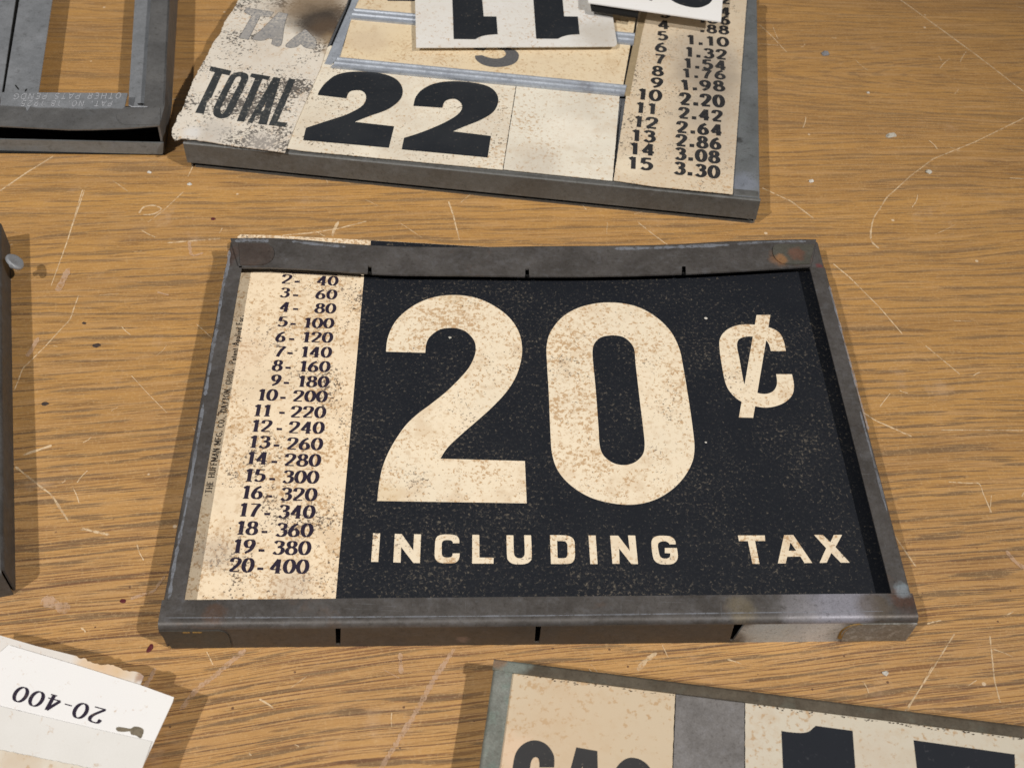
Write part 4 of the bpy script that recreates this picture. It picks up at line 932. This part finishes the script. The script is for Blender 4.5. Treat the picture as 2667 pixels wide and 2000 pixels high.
mb.build('letter_outline', FADE2, c_l)
z22 = .0196
c22 = pcardp('sign_card', [(790, 160), (740, 386), (800, 394), (1309, 442), (1344, 221), (1344, 150), (860, 120)], z22, PT22, 'stained cream card with a big black 22 in the top sign', .0004, .0002, 4)
z_ = z22+8e-5; q = Zm(800, 0, 2.458)
mb = MB(); fl(q, [(680, 680, 1), (866, 692, 1), (882, 652), (920, 636), (958, 640), (990, 670), (985, 710), (945, 748), (860, 795), (740, 845), (620, 884, 1), (605, 958, 1), (1155, 1010, 1), (1177, 872, 1), (935, 842, 1), (1010, 810), (1110, 770), (1190, 720), (1222, 660), (1215, 605), (1170, 560), (1080, 533), (940, 521), (820, 535), (740, 572), (697, 620)], None, z_)
mb.build('large_numeral', INK22, c22)
mb = MB(); fl(q, [(68, 610, 1), (252, 632, 1), (270, 592), (310, 580), (350, 584), (375, 610), (372, 650), (340, 688), (250, 735), (120, 778), (-8, 820, 1), (-26, 898, 1), (523, 948, 1), (557, 810, 1), (305, 782, 1), (400, 745), (520, 700), (595, 640), (612, 580), (590, 528), (540, 492), (450, 468), (300, 460), (190, 480), (120, 530), (80, 580)], None, z_)
mb.build('large_numeral', INK22, c22)
cbl = pcardp('sign_card', [(1346, 221), (1311, 441.5), (1595, 471), (1614, 247), (1616, 180), (1350, 150)], z22, PTB, 'blank cream card with brown spots to the right of the 22 card', .0004, .0002, 5)
cbg = pcardp('sign_card', [(884, 160), (1620, 240), (1645, 100), (918, 38)], z22+.0003, PBG, 'beige spotted card between the two blue-grey rails showing part of a grey 5')
mb = MB(); z_ = z22+.0003+8e-5
fl(q, [(1300, 308), (1340, 330), (1356, 360), (1338, 400), (1285, 424), (1200, 432), (1125, 416), (1082, 385), (1075, 358, 1), (1120, 355, 1), (1160, 370), (1210, 377), (1250, 370), (1272, 348), (1255, 322), (1215, 308), (1180, 260), (1290, 262)], None, z_)
fl(q, C1([(1066, 318), (1130, 328), (1160, 300), (1080, 270)]), None, z_)
mb.build('hatched_numeral', FADE2, cbg)
cbg2 = pcardp('sign_card', [(922, 28), (1648, 95), (1670, -40), (942, -45)], z22+.0003, PBG, 'beige spotted card behind the upper blue-grey rail at the top edge')
mb = MB(); mb.flat([xy([(985, -40), (1010, 3), (1080, 4), (1090, -40)], z_)], z_); mb.build('numeral', INK22, cbg2)
cpr = pcardp('price_table_card', [(1663, 35), (1598, 470), (1700, 485), (1908, 506), (1925, 270), (1945, 0), (1950, -45), (1675, -45)], .0198, PPR, 'stained price table card with rows 4 to 15 beside the grey flange', .0004, .0002, 6)
z_ = .0198+8e-5
mb = MB(); q3 = lambda x, y: (x/2.458+1500, y/2.458); q4 = lambda x, y: (x/4.424+1450, y/4.424)
for s_, x0, x1, y0, y1, h in [('3', 1195, 1300, 205, 212, 92), ('4', 1170, 1300, 336, 342, 95), ('5', 1165, 1278, 464, 470, 96), ('6', 1138, 1268, 598, 605, 100), ('7', 1132, 1250, 735, 742, 102), ('8', 1105, 1228, 874, 880, 104), ('9', 1085, 1220, 1010, 1020, 108),
                              ('.66', 1655, 1995, 262, 292, 96), ('.44', 1655, 1998, 160, 188, 90), ('.22', 1660, 2003, 25, 52, 90), ('.88', 1650, 1980, 375, 402, 90), ('1.10', 1500, 1980, 512, 545, 100), ('1.32', 1485, 1957, 655, 692, 104), ('1.54', 1470, 1952, 785, 815, 104), ('1.76', 1455, 1948, 895, 918, 95), ('1.98', 1440, 1938, 1040, 1054, 110)]:
    text(mb, s_, q4(x0, y0), q4(x1, y1), 1.08*h/4.424, z_, .25, .17, False, .18)
for s_, x0, x1, y0, y1, h in [('10', 395, 543, 637, 652, 66), ('11', 382, 512, 722, 735, 64), ('12', 370, 520, 812, 828, 66), ('13', 357, 505, 902, 914, 68), ('14', 345, 502, 988, 1000, 70), ('15', 333, 488, 1080, 1092, 72),
                              ('2.20', 670, 948, 672, 690, 72), ('2.42', 660, 936, 758, 782, 66), ('2.64', 648, 935, 850, 872, 68), ('2.86', 642, 927, 935, 960, 70), ('3.08', 637, 918, 1022, 1047, 72), ('3.30', 630, 915, 1115, 1145, 74)]:
    text(mb, s_, q3(x0, y0), q3(x1, y1), 1.08*h/2.458, z_, .25, .17, False, .18)
mb.build('price_table_figures', INKP, cpr)
c11 = pcardp('sign_card', [(1080, -45), (1084, 124), (1600, 121), (1606, 117), (1607, 112), (1604, 95), (1582, -45)], .0236, PWH, 'white card with an upside-down black 11 lying over the top sign', .0006, 0, 7)
z_ = .0236+8e-5
mb = MB(); fl(q, [(925, -110, 1), (1112, -110, 1), (1130, 107, 1), (1212, 108, 1), (1220, 222, 1), (1160, 226), (1110, 237), (1078, 254, 1), (938, 252, 1)], None, z_); mb.build('upside_down_numeral', INK22, c11)
mb = MB(); fl(q, [(1440, -110, 1), (1626, -110, 1), (1645, 107, 1), (1733, 108, 1), (1744, 222, 1), (1680, 226), (1632, 238), (1606, 251, 1), (1466, 250, 1)], None, z_); mb.build('upside_down_numeral', INK22, c11)
mb = MB()
cw = pcardp('sign_card', [(1530, -45), (1532, 7), (1878, 57), (1880, 30), (1886, -45)], .031, PWH2, 'bright white card with a black round numeral lying askew at the top edge', .0008)
mb = MB(); mb.prism([xy([(1538, 11), (1664, 31), (1661, 43), (1541, 25)], .0285)], .0270, .0285); mb.build('gap_shade_strip', BLACK, cw)  # added strip, its black stands for the shaded gap below the card
mb = MB(); z_ = .031+8e-5
fl(lambda p: p, [(1735, -30), (1740, -8), (1760, 8), (1795, 19), (1825, 20), (1850, 8), (1858, -12), (1850, -35), (1800, -42)], None, z_)
fl(lambda p: p, [(1672, -30), (1690, 0), (1702, -2), (1720, -40), (1690, -42)], None, z_)
mb.build('round_numeral', INK22, cw)

# ------------------------------------------------------------------ top left frame (embossed, empty window)
zf = .020
tf = thing('metal_sign_frame', 'empty grey frame at the top left with embossed patent strip and wood seen through it', 'frame', (*P(220, 150, 0).xy, 0))
def plate(name, px, z, mat, parent=tf, th=.0008, cur=False, label=None):
    mb = MB(); mb.prism([xy(curve(px) if cur else px, z)], z-th, z); return mb.build(name, mat, parent, label=label)
plate('wide_bar', [(58, -45), (143, -45), (100, 243), (11, 243)], .0115, MET_PLATE)
plate('outer_bar', [(-260, -45), (47, -45), (4, 243), (-6, 285), (-330, 275)], .0122, MET_PLATE)
plate('groove', [(40, -45), (62, -45), (15, 262), (-8, 262)], .0095, BLACK)
plate('inner_bar', [(354, -45), (402, -45), (384, 290), (334, 288), (336, 240)], .0150, MET_PLATE)
plate('right_flange', [(396, -45), (444, -45), (429, 276), (420, 300), (374, 300), (375, 280)], zf-.0004, MET_GREY)
plate('embossed_strip', [(4, 241), (332, 243), (324, 279), (318, 283), (290, 281), (230, 284), (150, 280), (92, 280), (80, 277), (70, 290), (66, 278), (0, 274)], zf+.0004, MET_PLATE)
plate('front_flange', [(-300, 272), (0, 273), (327, 279), (428, 279), (415, 327), (330, 334), (240, 337), (180, 337.5), (90, 333), (0, 328), (-300, 322)], zf, MET_GREY)
tb = plate('corner_tab', [(418, 281, 1), (416, 324, 1), (330, 325), (312, 318), (304, 306), (310, 292), (330, 284)], zf+.0005, MET_GREY, tf, .0005, True)
mb = MB()   # right wall, from the flange edge down to the table
tops = [P(444, -45, zf-.0004), P(429, 276, zf-.0004), P(416, 328, zf-.0004)]
bots = [P(466, -45, 0), P(448, 276, .002), P(430, 400, 0)]
for i in (0, 1):
    a, b, c, d = bots[i+1], bots[i], tops[i], tops[i+1]
    off = Vector((-.0012, 0, 0))
    mb.hexa([tuple(a), tuple(b), tuple(b+off), tuple(a+off)], [tuple(d), tuple(c), tuple(c+off), tuple(d+off)])
mb.build('side_wall', MET_GREY, tf)
mb = MB()   # lower front lip
A0, A1 = P(-300, 385, .0012), P(424, 403, .0012); B0, B1 = P(-300, 357, .0085), P(426, 373, .0085); o = Vector((0, .0008, 0))
mb.hexa([tuple(A0), tuple(A1), tuple(A1+o), tuple(A0+o)], [tuple(B0), tuple(B1), tuple(B1+o), tuple(B0+o)])
mb.build('lower_lip', MET_T2, tf)
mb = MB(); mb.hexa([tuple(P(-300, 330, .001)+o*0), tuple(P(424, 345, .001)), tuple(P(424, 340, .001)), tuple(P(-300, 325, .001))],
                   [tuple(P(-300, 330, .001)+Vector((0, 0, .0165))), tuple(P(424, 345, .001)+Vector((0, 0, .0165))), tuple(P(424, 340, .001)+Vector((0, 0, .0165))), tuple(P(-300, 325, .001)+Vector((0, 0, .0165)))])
mb.build('slot_shade_wall', BLACK, tf)  # black stands for the shade inside the open slot
mb = MB(); mb.flat([xy([(-300, 395), (424, 403), (424, 345), (-300, 330)], .0010)], .0010); mb.build('slot_shade_floor', BLACK, tf)  # slot shade put into the floor colour as well
mb = MB(); ze = zf+.0004+.00015
text(mb, 'OTHER PATS PENDG', (318, 243), (38, 245), 15, zf+.0004, .10, .19, False, .22, ze)
text(mb, 'PAT. NO. 18 1925', (295, 264), (58, 263.5), 14, zf+.0004, .10, .19, False, .22, ze)
mb.build('embossed_lettering', BRIGHT, tf)
mb = MB(); mb.flat([xy([(333, 272.5), (345, 277.5), (384, 277.5), (384, 280), (343, 280.5)], zf+.0006)], zf+.0006); mb.build('bent_edge', BRIGHT, tf)
mb = MB(); mb.flat([xy([(357, 270), (370, 269), (376, 271), (372, 275), (360, 274)], zf+.0003)], zf+.0003)
for a in ([(38, 222), (42, 222), (50, 233), (48, 235), (42, 228)], [(66, 233), (71, 231), (70, 236), (64, 240)]): mb.build('punched_mark', BLACK, tf); mb = MB(); mb.flat([xy(a, .0117)], .0117)
mb.build('punched_mark', BLACK, tf)

# ------------------------------------------------------------------ left edge frame with the round fixing
zl = .017
b1, b2 = P(27, 641, 0).xy, P(41, 1547, 0).xy
lf = thing('metal_box_frame', 'dark iron grey box frame cut off by the left edge of the picture', 'frame', (b2.x-.05, (b1.y+b2.y)/2, 0))
d = (b2-b1).normalized(); nout = Vector((-d.y, d.x))
if nout.x < 0: nout = -nout
mb = MB(); mb.sweep(arcprof(.012, .0022, zl, TH, .0), b2 + d*(-.002), b1); mb.build('right_wall', MET_LEFT, lf, smooth=True)
e1, e2 = b1 - nout*.10, b2 - nout*.10
mb = MB(); mb.sweep(arcprof(.010, .0022, zl, TH, .0), b1 - nout*.0016, e1); mb.build('back_wall', MET_LEFT, lf, smooth=True)
mb = MB(); mb.sweep(arcprof(.010, .0022, zl, TH, .0), e2, b2 - nout*.0010); mb.build('front_wall', MET_LEFT, lf, smooth=True)
mb = MB(); mb.prism([[e1+Vector((0, -.002)), b1-nout*.003-Vector((0, .002)), b2-nout*.003+Vector((0, .002)), e2+Vector((0, .002))][::-1]], zl-.004, zl-.0012); mb.build('face_plate', MET_LEFT, lf)
# round head of a fixing, tilted outward on a short stem
hc = P(39, 682, .0145)
ax = Vector((.62, .25, .74)).normalized()
u_ = ax.orthogonal().normalized(); v_ = ax.cross(u_)
mb = MB(); n = 26; rings = [(0, .0006, 0), (.35, .0014, 0), (.7, .0013, 0), (.93, .0009, 0), (1.0, .0003, 0), (1.0, -.0006, 0), (.9, -.0010, 0), (.3, -.0010, 0)]
R0 = .0046; rings = [(.30, .0007), (.62, .0011), (.86, .0010), (.97, .0006), (1.0, .0), (.97, -.0007), (.35, -.0011), (.3, -.0035)]
vs = [tuple(hc+ax*.0009)]
for (f, hgt) in rings:
    for i in range(n):
        a = 2*PI*i/n; k = R0*f*(1+.04*math.sin(3*a)); vs.append(tuple(hc + u_*math.cos(a)*k + v_*math.sin(a)*k*1.1 + ax*hgt))
fs = [(0, 1+i, 1+(i+1) % n) for i in range(n)]
for k in range(len(rings)-1):
    for i in range(n):
        j = (i+1) % n; fs.append((1+k*n+i, 1+(k+1)*n+i, 1+(k+1)*n+j, 1+k*n+j))
mb.add(vs, fs); mb.build('round_fixing_head', MET_PLATE, lf, smooth=True)

# ------------------------------------------------------------------ stack of cards, bottom left
PC1 = paper('white_card', (.80, .80, .80), 71, -.22, .01, .6, ((P(295, 1893, .0165), .0035, (.16, .13, .10), .0),), fade=(.76, .76, .78), fadeamt=.4)
PC2 = paper('greyish_card', (.72, .715, .70), 72, -.2, .04, .5, fade=(.60, .59, .56), fadeamt=.4)
PC3 = paper('yellowed_card', (.68, .64, .56), 73, .3, .10, .5, ((P(60, 1972, .0172), .012, (.50, .36, .22), .4),), fadeamt=.3)
PC0 = paper('torn_card', (.70, .68, .66), 74, .12, .05, .8, ((P(240, 1715, .0158), .010, (.66, .44, .22), .65), (P(290, 1735, .0158), .010, (.66, .42, .20), .65), (P(365, 1762, .0158), .003, (.28, .14, .08), .8), (P(325, 1745, .0158), .008, (.64, .46, .26), .5)), fadeamt=.3)
GRP = 'cards stacked at the lower left'
zz = .0012
under = [[(40, 1700), (372, 1795), (300, 1960), (-60, 1880)], [(20, 1690), (395, 1800), (330, 1990), (-60, 1880)], [(0, 1690), (355, 1790), (260, 1990), (-60, 1880)]]
for k in range(13):
    zz = .0008 + k*.00112
    a = under[k % 3]; j = random.Random(k)
    px = [(x+j.uniform(-7, 4), y+j.uniform(0, 8)) for x, y in a]
    px[1] = (px[1][0] - (12-k)*4.5, px[1][1] + (12-k)*3); px[0] = (px[0][0], px[0][1] + (12-k)*3); px = px[:3] + [(px[2][0]-380, px[2][1]+60), (-120, 1990), (-120, 1700)]
    W = xy(px, zz)
    mb = MB(); mb.prism([W], zz-.0008, zz); o = mb.build('stacked_card', PC2 if k % 2 else PC0)
    tag(o, 'white card hidden in the lower left stack under the torn card', 'card', GRP)
z0c = .0156
def rag_open(px, z, amp, step, seed):
    W = xy(px, z); return ragged(W, amp, step, seed)[:-max(1, int((W[0]-W[-1]).length/step))] + [W[-1]]
W = xy([(-60, 1645), (3, 1655), (95, 1682)], z0c) + rag_open([(200, 1708), (235, 1722), (260, 1731), (282, 1729), (305, 1736), (330, 1745), (352, 1748), (366, 1753), (374, 1760), (372, 1766)], z0c, .0009, .0009, 2) + [P(366, 1780, z0c).xy, P(350, 1800, z0c).xy, P(330, 1850, z0c).xy, P(150, 1900, z0c).xy, P(-80, 1850, z0c).xy]
mb = MB(); mb.prism([W], z0c-.0005, z0c); tag(mb.build('torn_card', PC0), 'white card with torn brown-stained upper edge in the lower left stack', 'card', GRP)
t1 = pcardp('sign_card', [(22, 1679), (205, 1733), (365, 1783), (453, 1815), (449, 1828), (370, 1998), (330, 2085), (-120, 1960), (-60, 1750)], .0165, PC1, 'bright white card with upside-down 20-400 in the lower left stack', .0004)
t1['group'] = GRP
mb = MB(); z_ = .0165+8e-5
text(mb, '20-400', (280, 1846), (48, 1783.5), 40, z_, .24, .07, True, .12)
mb.build('figures', INKC, t1)
mb = MB(); fl(lambda p: p, [(302, 1895), (310, 1892), (325, 1894), (340, 1896), (350, 1891), (365, 1893), (374, 1900), (372, 1912), (366, 1922), (355, 1915), (342, 1912), (338, 1904), (322, 1905), (306, 1903)], None, z_)
mb.build('dirt_smudge', simple('dried_dirt', (.19, .16, .115), .9, 0, 700, .6), t1)
mb = MB(); text(mb, '38', (97, 1863), (37, 1846), 40, z_, .24, .07, True, .12)
mb.build('covered_figures', INKC, t1)
t2 = pcardp('sign_card', [(-60, 1820), (0, 1838), (120, 1867), (250, 1898), (395, 1930), (372, 1995), (355, 2040), (-120, 2040)], .0171, PC2, 'greyish white card laid over the lower half of the 20-400 card', .0004); t2['group'] = GRP
t3 = pcardp('sign_card', [(-60, 1938), (0, 1952), (100, 1972), (230, 1999), (300, 2015), (290, 2060), (-120, 2060)], .0177, PC3, 'yellowed white card at the very bottom left, topmost of its stack', .0004, .0003, 9); t3['group'] = GRP

# ------------------------------------------------------------------ crumbs and chips lying on the table
CH = {'grey': simple('grey_chip', (.22, .22, .23), .8), 'pale': simple('pale_chip', (.50, .48, .42), .8), 'white': simple('white_chip', (.62, .60, .55), .7), 'red': simple('dark_red_chip', (.10, .014, .018), .7), 'dark': simple('dark_chip', (.05, .035, .03), .8)}
def chip(px, py, r, c, label, flat=.45, el=1.3, ang=0.0, seed=0):
    rr = random.Random(seed+int(px)); p = P(px, py, 0); n = 9; mb = MB(); vs = []
    for (f, h) in ((1.0, 0.0), (.95, .35), (.55, .95)):
        for i in range(n):
            a = 2*PI*i/n; k = r*f*(.75+.5*rr.random()); x, y = k*el*math.cos(a), k*math.sin(a)
            vs.append((p.x+x*math.cos(ang)-y*math.sin(ang), p.y+x*math.sin(ang)+y*math.cos(ang), r*flat*h*(.7+.6*rr.random())+(0.0001)))
    vs.append((p.x, p.y, r*flat))
    fs = [(k*n+i, k*n+(i+1) % n, (k+1)*n+(i+1) % n, (k+1)*n+i) for k in range(2) for i in range(n)] + [(2*n+i, 2*n+(i+1) % n, 3*n) for i in range(n)] + [tuple(range(n))[::-1]]
    mb.add(vs, fs); tag(mb.build('debris_chip', CH[c]), label, 'chip')
chip(2150, 142, .0020, 'grey', 'dark grey chip on bare wood right of the price table flange', .8)
chip(2320, 355, .0019, 'pale', 'pale oblong crumb on bare wood far right of the price table', .8, 1.7, .4)
chip(2418, 449, .0014, 'pale', 'small pale crumb inside the curved scratch at the upper right', .9)
chip(2113, 473, .0012, 'white', 'bright white crumb near the lower right corner of the top frame', .9, 1.1)
chip(2261, 243, .0008, 'white', 'tiny white crumb between the grey chips at the upper right', .9)
chip(2233, 11, .0013, 'pale', 'pale fleck in the upper right just left of the long scratch', .6) if False else None
chip(389, 450, .0009, 'white', 'tiny white crumb on the wood in front of the top left frame', .9)
chip(494, 481, .0010, 'white', 'pale crumb on the wood below the left end of the top frame', .7)
chip(555, 571, .0010, 'red', 'dark red fleck above the left corner of the middle frame', .3)
chip(391, 1688, .0010, 'red', 'pointed dark red fleck left of the middle frame bottom corner', .3, 2.0, 1.3)
chip(320, 1565, .0010, 'red', 'round dark red speck left of the middle frame', .3)
chip(252, 900, .0013, 'dark', 'dark brown double crumb on the wood left of the middle frame', .4, 1.4)
chip(118, 1052, .0011, 'dark', 'dark oval crumb beside the shadow of the left box frame', .4, 1.5)
chip(219, 842, .0008, 'dark', 'small dark crumb above the dark brown double crumb', .4)
chip(2306, 1753, .0010, 'white', 'small white glossy crumb on the wood above the lower right frame', .8)
zcr = ZC+1e-4
def fleck(px, py, r, z, label, c='white'):
    p = P(px, py, z); n = 7; rr = random.Random(int(px)); mb = MB()
    vs = [(p.x+r*1.3*math.cos(2*PI*i/n)*rr.uniform(.6, 1.2), p.y+r*math.sin(2*PI*i/n)*rr.uniform(.6, 1.2), z+2e-4) for i in range(n)] + [(p.x, p.y, z+5e-4)]
    mb.add(vs, [(i, (i+1) % n, n) for i in range(n)]+[tuple(range(n))[::-1]]); tag(mb.build('debris_chip', CH[c]), label, 'chip')
fleck(1838, 829, .0009, zcr, 'white fleck on the black card between the 0 and the cent sign')
fleck(1838, 1152, .0006, zcr, 'tiny white fleck on the black card to the right of the 0')
fleck(1172, 880, .0007, zcr, 'pale fleck on the black card inside the hook of the 2', 'pale')
